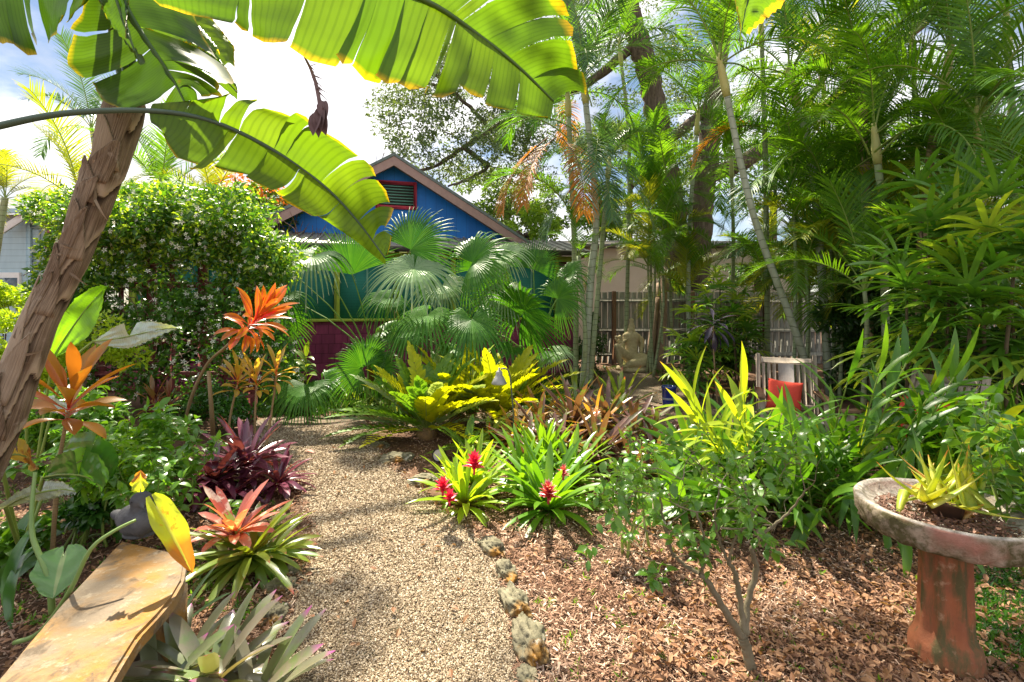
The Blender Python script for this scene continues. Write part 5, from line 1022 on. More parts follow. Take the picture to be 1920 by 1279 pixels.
# young paddle plant: silvery and bright leaves
yp = empty('young_paddle_plant', G(60, 880), 'young bird of paradise plant with one bright upright leaf and silvery spread leaves', 'plant')
M_silv = leafmat('silver_paddle', (.34, .42, .36), (.44, .50, .42), tf=.2, rough=.25, spec=.9, cross=-.3, cfreq=40)
M_brt = leafmat('bright_paddle', (.17, .42, .02), (.22, .46, .03), tf=.55, rough=.35, cross=-.15, cfreq=40)
def paddle(root, mid, wl, wr, mat, pet=None, sag=.01):
    mid = PP(mid); T, N_ = frames(mid); n = len(mid); prof = [0.05, .8, 1, .95, .7, .04]
    ed = lambda sg, w: [mid[i]+(T[i].cross(V((0, -1, .001))).normalized()*sg)*w*pf('oval', max(.02, i/(n-1))) for i in range(n)]
    mb = MB(); side(mb, mid, ed(1, wl), [], 0, 1, 0, sag, 0); side(mb, mid, ed(-1, wr), [.45], 0, 1, .05, sag, 0); o = mb.build('leaf', mat, root)
    mb = MB(); ps = [interp(mid, i/16) for i in range(17)]; tube(mb, ps, [.007-.0003*i for i in range(17)], 6); mb.build('midrib', M_rachis, o)
    if pet: mb = MB(); pp_ = PP(pet)+[mid[0]]; tube(mb, [interp(pp_, i/12) for i in range(13)], .009, 6); mb.build('petiole', M_rachis, root)
paddle(yp, [(100, 670, 3.6), (118, 640, 3.6), (142, 605, 3.6), (165, 575, 3.6), (188, 550, 3.6), (204, 534, 3.6)], .17, .10, M_brt, [(70, 860, 3.7), (85, 760, 3.7)])
paddle(yp, [(175, 640, 3.5), (205, 637, 3.45), (235, 632, 3.4), (262, 626, 3.35), (300, 618, 3.3), (342, 612, 3.3)], .085, .10, M_silv, [(75, 860, 3.6), (120, 700, 3.6)])
paddle(yp, [(50, 760, 3.2), (75, 755, 3.15), (95, 756, 3.1), (112, 760, 3.1), (130, 766, 3.05), (146, 772, 3.0)], .05, .05, M_silv, [(50, 880, 3.3)])
paddle(yp, [(200, 850, 2.9), (180, 855, 2.85), (158, 862, 2.8), (135, 872, 2.75), (110, 882, 2.7), (86, 890, 2.7)], .08, .10, M_brt)
yp2 = empty('paddle_plant', G(40, 1040), 'dark green paddle leaved plant with cupped leaves in the lower left bed', 'plant')
for m_, wl, wr, mt in (([(110, 850, 2.9), (135, 850, 2.85), (160, 856, 2.8), (180, 868, 2.8), (195, 885, 2.8), (200, 900, 2.8)], .09, .16, M_deep), ([(80, 895, 2.7), (110, 890, 2.65), (140, 890, 2.6), (165, 896, 2.6), (185, 910, 2.6), (188, 930, 2.6)], .03, .15, M_deep),
    ([(10, 950, 2.4), (40, 935, 2.4), (70, 925, 2.4), (95, 920, 2.4), (120, 918, 2.4), (142, 922, 2.4)], .05, .05, M_silv), ([(0, 860, 2.4), (15, 855, 2.4), (30, 852, 2.4), (45, 855, 2.4), (58, 862, 2.4), (70, 876, 2.4)], .05, .10, leafmat('yellowing_leaf', (.50, .34, .08), (.56, .46, .16), tf=.4, blotch=(.35, .14, .04), bl=.55))):
    paddle(yp2, m_, wl, wr, mt, [(40, 1040, 2.7)])
for k in range(9):
    mb = MB(); b = G(random.uniform(-20, 60), random.uniform(1000, 1180)); blade(mb, b, V((random.gauss(0, .6), random.gauss(-.1, .4), .9)), V((0, -1, .2)), random.uniform(.3, .5), .07, 1.0, 8, 'lance', .15, .4); mb.build('leaf', M_deep, yp2)
# taro leaves over the bench
M_taro = leafmat('taro_leaf', (.10, .26, .06), (.15, .32, .09), tf=.35, rough=.25, spec=.9, mid=(.30, .42, .16)); M_taroy = leafmat('withered_taro', (.36, .50, .03), (.46, .54, .06), tf=.5, rough=.4, tip=(.42, .19, .04), tip0=.55, blotch=(.50, .24, .03), bl=.56, bscale=18, mid=(.5, .55, .1))
tro = empty('taro_plant', G(70, 1240), 'taro plant with one curled yellowing leaf arching over the bench and one green heart leaf', 'taro')
for pth, rr in (([(28, 1205, 1.95), (75, 1185, 1.9), (130, 1110, 1.85), (170, 1030, 1.85), (215, 995, 1.9), (255, 975, 1.95)], .010), ([(98, 1150, 2.05), (90, 1080, 2.05), (62, 1010, 2.1), (60, 950, 2.15), (66, 885, 2.2)], .013), ([(40, 1230, 1.9), (100, 1180, 1.95), (125, 1100, 2.05), (118, 1040, 2.1)], .006)):
    mb = MB(); pp_ = PP(pth); tube(mb, [interp(pp_, i/20) for i in range(21)], [rr*(1-.45*i/20) for i in range(21)], 8); mb.build('petiole', plain('taro_petiole', (.20, .30, .09), (.14, .24, .06), 8, .4), tro)
def heart(root, c_, m, nr, L, W, mat, cupz=.25, curl=.3):
    m = V(m).normalized(); nr = V(nr); nr = (nr-m*nr.dot(m)).normalized(); s = nr.cross(m); vs = []; uv = []; n = 14; C = V(c_)
    for i in range(n+1):
        t = i/n; y = -.22+1.22*t; w_ = W*(max(0.0, math.sin(3.1415*min(1, (t*.97+.03))))**.55)*(1-.42*t); 
        for j in range(-4, 5):
            x = j/4; yy = y if not (t < .18 and abs(x) < .2) else 0.0-.0; fold_ = abs(x)*w_*cupz; vs.append(C+m*(yy*L)+s*(x*w_)+nr*(fold_-curl*L*max(0, t-.3)**2+.012*math.sin(t*16+abs(x)*6)*abs(x))); uv.append((.5+x*.5, t))
    fs = [(i*9+j, i*9+j+1, (i+1)*9+j+1, (i+1)*9+j) for i in range(n) for j in range(8)]
    mb = MB(); mb.add(vs, fs, uv, random.random()); return mb.build('leaf', mat, root)
heart(tro, P(120, 1040, 2.1), (.25, -.55, -.7), (.1, -.55, .85), .17, .12, M_taro, .12, .1)
heart(tro, P(296, 955, 1.93), (.50, -.05, -.80), (.72, -.65, .5), .29, .062, M_taroy, .75, .15)
heart(tro, P(264, 915, 1.95), (-.1, .1, .95), (.3, -.9, .2), .07, .035, M_taroy, .6, .1)
# ================================================================ ginger mass in front of the chairs, right
M_gin = leafmat('ginger_leaf', (.045, .16, .015), (.15, .31, .02), tf=.42, rough=.34, spec=.6, tip=(.50, .34, .06), tip0=.95, stripe=.22, sfreq=6); M_giny = leafmat('ginger_yellow', (.24, .36, .02), (.42, .48, .03), tf=.45, rough=.35, tip=(.55, .30, .05), tip0=.9)
gm = empty('ginger_clump', G(1560, 960), 'big clump of long arching green ginger leaves in front of the slatted chair', 'ginger')
for k in range(112):
    px = random.uniform(1320, 1790); py = random.uniform(900, 985); b = G(px, py); f = (px-1540)/180
    L = random.uniform(.6, .95) if px > 1585 else random.uniform(.28, .55); cane_plant(gm, b, (f*.75+random.gauss(0, .4), random.gauss(-.12, .3), 1), L, random.randint(8, 11), .48, .055, M_gin if random.random() < .92 else M_giny, bend=.8, el=.7, dr=.35, t0=.18, nseg=6)
for bx, tp_ in ((1400, (1395, 680)), (1440, (1380, 735)), (1500, (1480, 745)), (1540, (1590, 660)), (1590, (1650, 640)), (1640, (1745, 690)), (1600, (1700, 620)), (1680, (1790, 650)), (1400, (1290, 690)), (1395, (1300, 740))):
    b = G(bx, 930); t = P(tp_[0], tp_[1], 3.4); cane_plant(gm, b, t-b, (t-b).length*.85, 11, .46, .05, M_gin if bx > 1450 else M_giny, bend=.3, el=.85, dr=.25, t0=.3)
dg = empty('ginger_clump', G(1700, 1010), 'ginger shoots drooping forward beside and behind the birdbath', 'ginger')
for px, py, dx, dy, L in ((1560, 985, -.5, -.55, .5), (1640, 1000, -.2, -.7, .5), (1690, 1010, .0, -.6, .45), (1590, 960, -.3, -.5, .6), (1720, 960, .5, -.4, .7), (1760, 950, .7, -.2, .8), (1680, 960, .3, -.5, .7)): cane_plant(dg, G(px, py), (dx, dy, .9), L, 8, .40, .05, M_gin, bend=1.2, dr=.9)
# ---- spiky yellow leaf plant left of chairs (variegated)
sy = empty('yellow_striped_plant', G(1330, 850), 'thin yellow leaved plant spilling left beside the blue pot', 'plant')
for px, dx, mt in ((1360, -1.2, M_giny), (1370, -.8, M_giny), (1385, -.5, M_giny), (1350, -1.5, M_giny), (1380, .1, M_gin)): cane_plant(sy, G(px, 850), (dx, -.1, .9), .5, 9, .34, .022, mt, bend=1.3, dr=.4)
# ================================================================ lady palms
M_rh = leafmat('lady_palm_leaf', (.06, .19, .02), (.15, .31, .03), tf=.36, rough=.28, spec=.9, tip=(.42, .36, .08), tip0=.94); M_rhy = leafmat('lady_palm_young', (.22, .38, .03), (.36, .46, .05), tf=.42, rough=.32, tip=(.5, .40, .12), tip0=.9)
M_rhc = plain('lady_palm_cane', (.16, .11, .06), (.10, .08, .045), 30, .9)
def rhapis(root, hub, c_, m, L, nf, mat, sp_=200, W=.032, dr=.6):
    mb = MB(); C = V(c_); m = V(m).normalized(); s = m.cross(V((0, 0, 1)))
    s = s.normalized() if s.length > .01 else V((1, 0, 0)); u = s.cross(m); tube(mb, [V(hub), V(hub).lerp(C, .5)+V((0, 0, .03)), C], [.006, .005, .004], 4, False, .5, 1)
    for k in range(nf):
        a = R(sp_)*((k+.5)/nf-.5)+random.gauss(0, .05); dd = m*math.cos(a)+s*math.sin(a)+u*.15; blade(mb, C, dd, u+V((0, 0, .3)), L*(.82+.2*math.cos(a/2))*random.uniform(.9, 1.08), W*random.uniform(.85, 1.15), .35, 6, 'strap', .16, dr*random.uniform(.6, 1.3))
    me = mb.mesh('leaf'); return link_mesh('leaf', me, (mat, M_petiole), root)
def lady_palm(label, canes, L, nf, per, mats, W=.032, group='lady palms with fingered leaves', pet=.22):
    r_ = empty('lady_palm', canes[0][0], label, 'palm', group); cnt = 0
    for b, t, r in canes:
        b, t = V(b), V(t); mb = MB(); m_ = b.lerp(t, .5)+V((random.gauss(0, .04), 0, 0)); tube(mb, [b, m_, t], [r, r*.95, r*.8], 7, True, .5, 0, .3); mb.build('cane', M_rhc, r_)
        a0 = random.random()*6
        for k in range(per):
            if cnt > 96: break
            az = a0+k*2.4; tt = 1-.5*(k/per); e = 1.15-1.35*(k/per)+random.gauss(0, .15); rad = V((math.cos(az), math.sin(az), 0)); p = b.lerp(t, tt); d_ = rad*math.cos(e)+V((0, 0, math.sin(e))); cnt += 1
            rhapis(r_, p, p+d_*pet*random.uniform(.7, 1.2), d_-V((0, 0, .25)), L*random.uniform(.85, 1.1), nf, random.choice(mats), W=W)
    return r_
cs_ = []
for px, py, d in ((1700, 560, 4.7), (1740, 470, 4.8), (1790, 430, 4.7), (1840, 480, 4.4), (1880, 420, 4.5), (1900, 520, 4.2), (1780, 540, 4.6), (1840, 370, 4.8), (1725, 400, 5.0), (1950, 470, 4.3), (1820, 590, 4.3)): cs_.append((gx(px+random.uniform(-20, 30), d), P(px, py, d), .016))
lady_palm('tall lady palm with glossy finger leaves at the right edge above the birdbath', cs_, .50, 9, 9, (M_rh, M_rh, M_rh, M_rhy), W=.046, pet=.26)
cs_ = [(gx(px+random.uniform(-10, 10), d), P(px, py, d), .014) for px, py, d in ((1300, 590, 8.2), (1335, 560, 8.4), (1370, 600, 8.2), (1290, 650, 8.0), (1330, 640, 7.9), (1400, 630, 8.3), (1350, 540, 8.6), (1310, 690, 7.8), (1385, 570, 8.5))]
lady_palm('rounded lady palm against the fence between the bamboo poles and the slatted chair', cs_, .34, 8, 10, (M_rh, M_rh, M_rhy), W=.042, pet=.2)
# dark purple ti hanging in front of it
ti('blackish purple ti plant drooping in front of the rounded lady palm', gx(1345, 7.4), PP([(1338, 660, 7.4), (1338, 612, 7.4)]), 22, .50, .075, lm('ti_black', (.035, .03, .055), (.08, .06, .11), tf=.12, rough=.25), .014, tilt=(-.05, -.1, 1), e_in=40, e_out=-70, bend=.9, group='ti plants in the back bed', hl=.2)
ti('green and red leaved ti plant at the foot of the lady palm', gx(1345, 7.0), PP([(1345, 730, 7.0)]), 12, .3, .05, M_tim, .012, e_in=70, e_out=-20, group='ti plants in the back bed')
# ================================================================ small shrub with the bare branching trunk
M_cam = leafmat('camellia_leaf', (.05, .16, .018), (.15, .30, .03), tf=.36, rough=.3, spec=.6); M_gbark = plain('grey_bark', (.23, .19, .12), (.14, .12, .07), 26, .85, bumps=.5)
cm = empty('camellia_shrub', G(1408, 1262), 'small glossy leaved shrub with bare forking grey-brown stems in the mulch', 'shrub')
D0 = G(1408, 1262).y
def cpt(l): return [P(a, b, D0+c_) for a, b, c_ in l]
mb = MB(); tips = []
br = [([(1408, 1266, 0), (1402, 1225, 0), (1392, 1195, 0)], .024, .020), ([(1394, 1200, 0), (1362, 1150, -.02), (1330, 1095, -.03), (1312, 1075, -.03)], .015, .011), ([(1312, 1075, -.03), (1282, 1058, 0), (1258, 1030, .02), (1245, 980, .03), (1238, 930, .0)], .009, .004),
      ([(1315, 1078, -.03), (1322, 1040, -.08), (1318, 1000, -.1), (1305, 960, -.1)], .007, .004), ([(1395, 1195, 0), (1388, 1130, .03), (1378, 1075, .03), (1365, 1055, .03)], .013, .009), ([(1366, 1056, .03), (1348, 1010, .05), (1340, 960, .05), (1355, 900, .08)], .007, .003),
      ([(1366, 1056, .03), (1378, 1010, .0), (1400, 985, -.03), (1425, 940, -.05)], .006, .003), ([(1398, 1190, 0), (1402, 1130, .05), (1418, 1070, .06), (1410, 1030, .05), (1425, 1008, .05), (1450, 985, .05)], .014, .007), ([(1450, 985, .05), (1480, 960, .05), (1510, 920, .0)], .006, .003),
      ([(1425, 1008, .05), (1412, 975, .1), (1400, 930, .1)], .006, .003), ([(1258, 1060, 0), (1230, 1055, .05), (1205, 1040, .1)], .004, .002)]
for pl, a, b in br:
    q_ = cpt(pl); k = 6*len(q_); tube(mb, [interp(q_, i/k)+V((.003*math.sin(i*1.7), 0, 0)) for i in range(k+1)], [a+(b-a)*i/k for i in range(k+1)], 8, True, .5, 0, .3)
for s_ in ((1238, 930, 0), (1305, 960, -.1), (1355, 900, .08), (1425, 940, -.05), (1510, 920, 0), (1400, 930, .1), (1205, 1040, .1), (1280, 900, .0), (1245, 985, .03), (1460, 900, .0), (1320, 880, .1), (1380, 860, .1), (1225, 960, .1), (1450, 985, .05), (1205, 1030, .1), (1235, 1010, -.05), (1290, 1010, .08), (1262, 1045, 0), (1350, 990, -.1), (1440, 960, .1), (1190, 930, .0)):
    for k in range(2): grow(mb, cpt([s_])[0], V((random.gauss(0, .7), random.gauss(0, .7), random.uniform(-.1, .6))), .11, .003, 2, tips, .7, 2, 3, .1, .75)
mb.build('trunk', M_gbark, cm); sub = random.sample(tips, min(len(tips), 330)); tip_leaves(cm, sub, 2, .054, .52, M_cam, 'oval', .6, 'foliage', 5)
mb = MB(); 
for k in range(3): rosette(cm, P((1350, 1250, 1395)[k], (915, 985, 900)[k], D0), 6, .022, .012, 60, 10, .5, 'oval', M_wh, 'blossom')
# white-flowered sprig left of it
leafy('young sapling with a white flower between the green bromeliads and the bare stemmed shrub', G(1185, 1035), P(1185, 900, 3.0), (.12, .1, .1), 5, .06, .5, M_cam, 2, name='sapling', cat='sapling')
# right edge glossy shrub over the birdbath
_, tq = leafy('glossy leaved shrub reaching over the birdbath from the right edge', V(gx(2010, 2.0)), P(1985, 860, 1.95), (.09, .10, .16), 10, .075, .5, M_cam, 2, r=.009)
mb = MB()
for a, d_ in (((1850, 815), (-.9, 0, .3)), ((1852, 820), (-.9, 0, -.1)), ((1862, 815), (.7, 0, .7)), ((1866, 830), (.6, -.1, .9)), ((1858, 835), (-.8, -.2, -.25))): blade(mb, P(a[0], a[1], 2.4), d_, V((0, -.7, .6)), .13, .035, .3, 6, 'lance', .15, .2, .0, 1.0)
tube(mb, PP([(1990, 980, 2.4), (1900, 880, 2.4), (1858, 822, 2.4)]), .004, 5); sg = tag(mb.build('yellow_sprig', M_brt if 0 else leafmat('yellow_new_leaf', (.50, .60, .03), (.60, .66, .05), tf=.5)), 'sprig of bright yellow new leaves above the right rim of the birdbath', 'sprig')
# ================================================================ birdbath with potted aloe
BB = G(1772, 1240); M_terra = NT('terracotta'); q = M_terra
z = q.xyz(q.obj())[2]; nz = q.noise(5, 7, .65); nf = q.noise(22, 6, .7); c0 = q.mix(q.rng(q.noise(9, 4), .3, .7), (.40, .135, .06), (.26, .10, .055)); c0 = q.mix(q.rng(q.noise(7, 7, .65, q.mapped((2, 2, .5))), .46, .60), c0, (.12, .10, .045)); c0 = q.mix(q.rng(nf, .58, .72), c0, (.44, .27, .17)); M_terra = q.pr(c0, .85, q.bump(nf, .6, .01), .2)
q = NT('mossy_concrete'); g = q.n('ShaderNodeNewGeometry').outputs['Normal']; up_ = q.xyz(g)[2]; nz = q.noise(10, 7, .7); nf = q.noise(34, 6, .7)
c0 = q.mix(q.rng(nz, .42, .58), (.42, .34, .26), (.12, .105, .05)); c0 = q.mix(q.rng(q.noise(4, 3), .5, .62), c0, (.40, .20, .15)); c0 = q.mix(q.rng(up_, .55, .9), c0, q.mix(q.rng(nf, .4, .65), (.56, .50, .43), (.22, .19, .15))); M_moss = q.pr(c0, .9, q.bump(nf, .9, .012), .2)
bb = empty('birdbath', BB, 'mossy concrete birdbath bowl on a fluted terracotta coloured pedestal', 'birdbath')
mb = MB(); lathe(mb, [(.0, 0), (.132, 0), (.134, .03), (.128, .04), (.128, .07), (.120, .10), (.098, .13), (.093, .15), (.090, .20), (.087, .33), (.084, .45), (.083, .53), (.086, .56), (0, .56)], BB, 72, lambda a, z_: .075*math.cos(a*8+.6) if .12 < z_ < .6 else 0.0); mb.build('pedestal', M_terra, bb)
bt = BB+V((0, 0, .0)); mb = MB()
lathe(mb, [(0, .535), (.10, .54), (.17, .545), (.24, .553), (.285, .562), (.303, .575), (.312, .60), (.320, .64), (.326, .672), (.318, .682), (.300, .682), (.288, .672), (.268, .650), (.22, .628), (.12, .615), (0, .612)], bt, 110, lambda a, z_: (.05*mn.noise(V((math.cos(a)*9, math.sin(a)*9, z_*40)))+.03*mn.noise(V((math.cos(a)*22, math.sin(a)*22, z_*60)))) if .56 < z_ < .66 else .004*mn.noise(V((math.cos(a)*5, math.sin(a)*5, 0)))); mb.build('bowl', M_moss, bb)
n = 1500; a = RNG.random(n)*6.28; rr = .24*np.sqrt(RNG.random(n)); kx = BB.x-.04+rr*np.cos(a)*.95; ky = BB.y-.03+rr*np.sin(a); X, Y, Z = rframe(n, 2.4); Ls = .012+.022*RNG.random(n)
o = inst('bark_debris', L6V, L6F, np.stack([kx, ky, .634+.010*RNG.random(n)+.10*np.maximum(rr-.19, 0)], 1), X*Ls[:, None]*.45, Y*Ls[:, None], Z*Ls[:, None]*.7, leafmat('bark_debris', (.10, .05, .035), (.34, .19, .13), tf=.05, rough=.8), None, L6U); tag(o, 'brown bark and leaf debris lying in the birdbath bowl', 'debris', kind='stuff')
AB = BB+V((.0, .0, .63)); al = empty('potted_aloe', AB, 'yellow-green aloe in a small brown pot standing in the birdbath bowl', 'potted plant')
mb = MB(); lathe(mb, [(0, 0), (.055, 0), (.066, .06), (.072, .062), (.072, .078), (.062, .078), (.058, .066), (0, .064)], AB, 28); mb.build('pot', plain('brown_pot', (.12, .055, .03), (.07, .04, .025), 20, .7), al)
M_aloe = leafmat('aloe_leaf', (.42, .50, .06), (.56, .56, .12), tf=.42, rough=.4, tip=(.75, .38, .12), tip0=.86, blotch=(.30, .40, .06), bl=.52); M_aloeo = leafmat('aloe_orange', (.66, .42, .12), (.70, .48, .20), tf=.3, rough=.4)
for k in range(40):
    az = k*2.4; t = k/40; e = R(70-78*t+random.gauss(0, 8)); hx = V((random.gauss(0, .06), random.gauss(0, .05), .075)); rad = V((math.cos(az), math.sin(az), 0)); d_ = rad*math.cos(e)+V((0, 0, math.sin(e)))
    mb = MB(); L_ = random.uniform(.17, .27); w0 = .052*random.uniform(.8, 1.15); pts = []; p = AB+hx; dd = d_.copy()
    for i in range(8): pts.append(p.copy()); dd = (dd+V((random.gauss(0, .03), random.gauss(0, .03), .05 if t < .8 else -.16))).normalized(); p = p+dd*L_/7
    T, N_ = frames(pts); vs = []; uv = []
    for i, pp_ in enumerate(pts):
        w_ = w0*.5*(1-(i/7)**1.3)+.001; s_ = T[i].cross(V((0, 0, 1))); s_ = s_.normalized() if s_.length > .05 else V((1, 0, 0)); u_ = s_.cross(T[i])
        vs += [pp_-s_*w_, pp_-u_*w_*.5, pp_+s_*w_, pp_+u_*w_*.12]; uv += [(.2, i/7)]*4
    mb.add(vs, [(i*4+j, i*4+(j+1) % 4, (i+1)*4+(j+1) % 4, (i+1)*4+j) for i in range(7) for j in range(4)], uv, random.random()); mb.build('leaf', M_aloeo if k in (34, 36, 38, 30, 22) else M_aloe, al)
mb = MB()
for k in range(60): blade(mb, AB+V((random.gauss(0, .035), random.gauss(0, .035), .07)), V((random.gauss(0, .5), random.gauss(-.2, .5), .5)), V((0, -1, .1)), .06, .003, 1.6, 5, 'grass', .1, .8)
mb.build('moss_grass', M_brg2, al)['kind'] = 'stuff'
# ================================================================ stone bench and bird statue
q = NT('lichen_stone'); nz = q.noise(2.6, 6, .6); nf = q.noise(26, 7, .7); ns = q.noise(6, 7, .7, q.mapped((1.5, .9, 1), (0, 0, .5)), .5); c0 = q.mix(q.rng(nz, .42, .60), (.23, .18, .125), (.34, .175, .04)); c0 = q.mix(q.rng(ns, .52, .64), c0, (.12, .09, .06)); c0 = q.mix(q.rng(nf, .55, .75), c0, (.38, .32, .23))
M_bench = q.pr(c0, .85, q.bump(q.math('ADD', nf, q.math('MULTIPLY', ns, 1.5)), .8, .012), .25)
bz = .44; def_ = [(228, 1012), (352, 1040), (345, 1085), (325, 1120), (300, 1150), (262, 1190), (225, 1250), (180, 1330), (-60, 1330), (4, 1262), (60, 1195), (115, 1130), (172, 1070)]
bn = empty('stone_bench', G(200, 1160, bz), 'curved stone bench with orange lichen in the lower left corner', 'bench'); bn.location.z = 0
pol = [G(a, b, bz) for a, b in def_]
import bmesh
bm = bmesh.new(); tv_ = [bm.verts.new(p) for p in pol]; f = bm.faces.new(tv_); f.normal_update()
if f.normal.z < 0: f.normal_flip()
ex = bmesh.ops.extrude_face_region(bm, geom=[f]); vv = [g_ for g_ in ex['geom'] if isinstance(g_, bmesh.types.BMVert)]; bmesh.ops.translate(bm, vec=(0, 0, -.065), verts=[v_ for v_ in tv_]); bmesh.ops.recalc_face_normals(bm, faces=bm.faces)
bmesh.ops.bevel(bm, geom=[e_ for e_ in bm.edges], offset=.012, segments=2, affect='EDGES'); me = bpy.data.meshes.new('seat_slab'); bm.to_mesh(me); bm.free(); link_mesh('seat_slab', me, M_bench, bn)
for a, b in (((238, 1035), (345, 1062)), ((20, 1290), (170, 1310))):
    p, q_ = G(*a, bz), G(*b, bz); mb = MB(); c_ = (p+q_)/2; dv = (q_-p); an = math.atan2(dv.y, dv.x); box(mb, (c_.x+.02, c_.y-.03, (bz-.066)/2), (dv.length*.86, .09, bz-.07), Matrix.Rotation(an, 3, 'Z'), 0, .5, .015); mb.build('leg', M_bench, bn)
M_birdst = plain('grey_stone', (.10, .10, .105), (.045, .045, .05), 14, .75, .4, .6, .006)
def blobmesh(name, parts, mat, root, vox=.004, sub=None):       # one continuous carved surface
    bm = bmesh.new()
    for kind, a, b, c_ in parts:
        if kind == 'e':
            m = Matrix.Translation(V(a)) @ (c_.to_4x4() if c_ is not None else Matrix.Identity(4)) @ Matrix.Diagonal((*b, 1)); bmesh.ops.create_icosphere(bm, subdivisions=3, radius=1, matrix=m)
        else:
            mb = MB(); pl = [V(p) for p in a]; k = 5*(len(pl)-1); tube(mb, [interp(pl, i/k) for i in range(k+1)], [interp([V((r, 0, 0)) for r in b], i/k).x for i in range(k+1)], 12); t_ = mb.mesh('t'); bm.from_mesh(t_); bpy.data.meshes.remove(t_)
            for p, r in ((pl[0], b[0]), (pl[-1], b[-1])): bmesh.ops.create_icosphere(bm, subdivisions=2, radius=r, matrix=Matrix.Translation(p))
    me = bpy.data.meshes.new(name); bm.to_mesh(me); bm.free(); o = link_mesh(name, me, mat, root)
    md = o.modifiers.new('r', 'REMESH'); md.mode = 'VOXEL'; md.voxel_size = vox; md.use_smooth_shade = True; sm = o.modifiers.new('s', 'SMOOTH'); sm.iterations = 3; sm.factor = .5; return o
bp = P(262, 1008, 2.30); bp.z = bz
bs = empty('bird_statue', bp, 'dark grey stone bird statue sitting at the far end of the bench', 'statue'); RY = lambda a: Matrix.Rotation(R(a), 3, 'Y')
blobmesh('body', [('e', bp+V((.0, 0, .075)), (.095, .075, .075), None), ('e', bp+V((-.045, .01, .09)), (.07, .06, .055), RY(-25)), ('e', bp+V((-.10, .02, .085)), (.055, .035, .025), RY(20)), ('t', [bp+V((.02, -.01, .12)), bp+V((.02, -.015, .17))], [.05, .042], None), ('e', bp+V((.022, -.018, .178)), (.047, .045, .040), None), ('t', [bp+V((.045, -.045, .17)), bp+V((.075, -.075, .16))], [.014, .003], None),
   ('e', bp+V((.05, -.05, .08)), (.05, .04, .06), RY(20)), ('e', bp+V((.0, 0, .012)), (.075, .06, .014), None)], M_birdst, bs, .005)
mb = MB()
for sx in (.05, .008): bmv = bp+V((sx, -.058 if sx < .03 else -.045, .184)); lathe(mb, [(0, -.005), (.005, -.003), (.006, 0), (.005, .003), (0, .005)], bmv, 10)
mb.build('eye', plain('black_stone', (.01, .01, .01), None, 3, .3), bs)
# ================================================================ seated carved figure by the fence
M_sand = plain('sandstone', (.64, .55, .33), (.48, .40, .23), 16, .85, .2, .7, .008)
sx = gx(1184, 11.3); SB = V(sx); k_ = .01267; st = empty('carved_statue', SB, 'tan carved stone figure with tall crown seated cross legged, small figure at its knee', 'statue')
def s3(px, py, dy=0): return V(((px-HX)/F0*11.3, 11.3+dy, CAMZ+(HY-(py+6))/F0*11.3))
u = 11.3/900
blobmesh('figure', [('t', [s3(1183, 655), s3(1184, 630), s3(1184, 615)], [.20, .17, .21], None), ('e', s3(1183, 612), (.25, .14, .12), None), ('t', [s3(1184, 612), s3(1184, 598)], [.07, .065], None), ('e', s3(1183, 600, -.02), (.105, .12, .125), None), ('t', [s3(1184, 592), s3(1184, 582), s3(1184, 577)], [.10, .06, .065], None), ('e', s3(1184, 575), (.068, .068, .02), None),
   ('t', [s3(1175, 660, -.05), s3(1158, 645, -.25), s3(1146, 634, -.35)], [.14, .12, .10], None), ('t', [s3(1146, 634, -.35), s3(1150, 655, -.32), s3(1155, 672, -.3)], [.09, .08, .06], None), ('e', s3(1160, 676, -.38), (.11, .13, .05), None), ('t', [s3(1192, 662, -.1), s3(1208, 660, -.2), s3(1200, 668, -.38)], [.14, .14, .12], None), ('t', [s3(1200, 668, -.38), s3(1182, 668, -.42), s3(1170, 672, -.4)], [.13, .13, .09], None),
   ('t', [s3(1171, 612), s3(1163, 628, -.1), s3(1158, 640, -.22)], [.07, .06, .045], None), ('t', [s3(1198, 612), s3(1207, 628, -.02), s3(1203, 645, -.12)], [.075, .06, .05], None), ('e', s3(1206, 626, .05), (.10, .05, .17), None), ('t', [s3(1158, 632, -.1), s3(1157, 620, -.1)], [.07, .06], None), ('e', s3(1156, 614, -.12), (.055, .055, .06), None), ('t', [s3(1152, 625, -.12), s3(1146, 617, -.15)], [.035, .03], None), ('t', [s3(1162, 625, -.12), s3(1170, 620, -.15)], [.035, .03], None), ('e', s3(1148, 613, -.15), (.05, .04, .03), None),
   ('e', s3(1183, 604, -.14), (.022, .03, .035), None), ('e', s3(1176, 606, 0), (.02, .03, .05), None), ('e', s3(1191, 606, 0), (.02, .03, .05), None)], M_sand, st, .013)
mb = MB(); lathe(mb, [(0, 0), (.42, 0), (.44, .06), (.40, .12), (0, .13)], SB+V((0, -.15, 0)), 20, wob=.2); mb.build('plinth', M_sand, st); st.scale = (.84,)*3
for o in (0,): pass
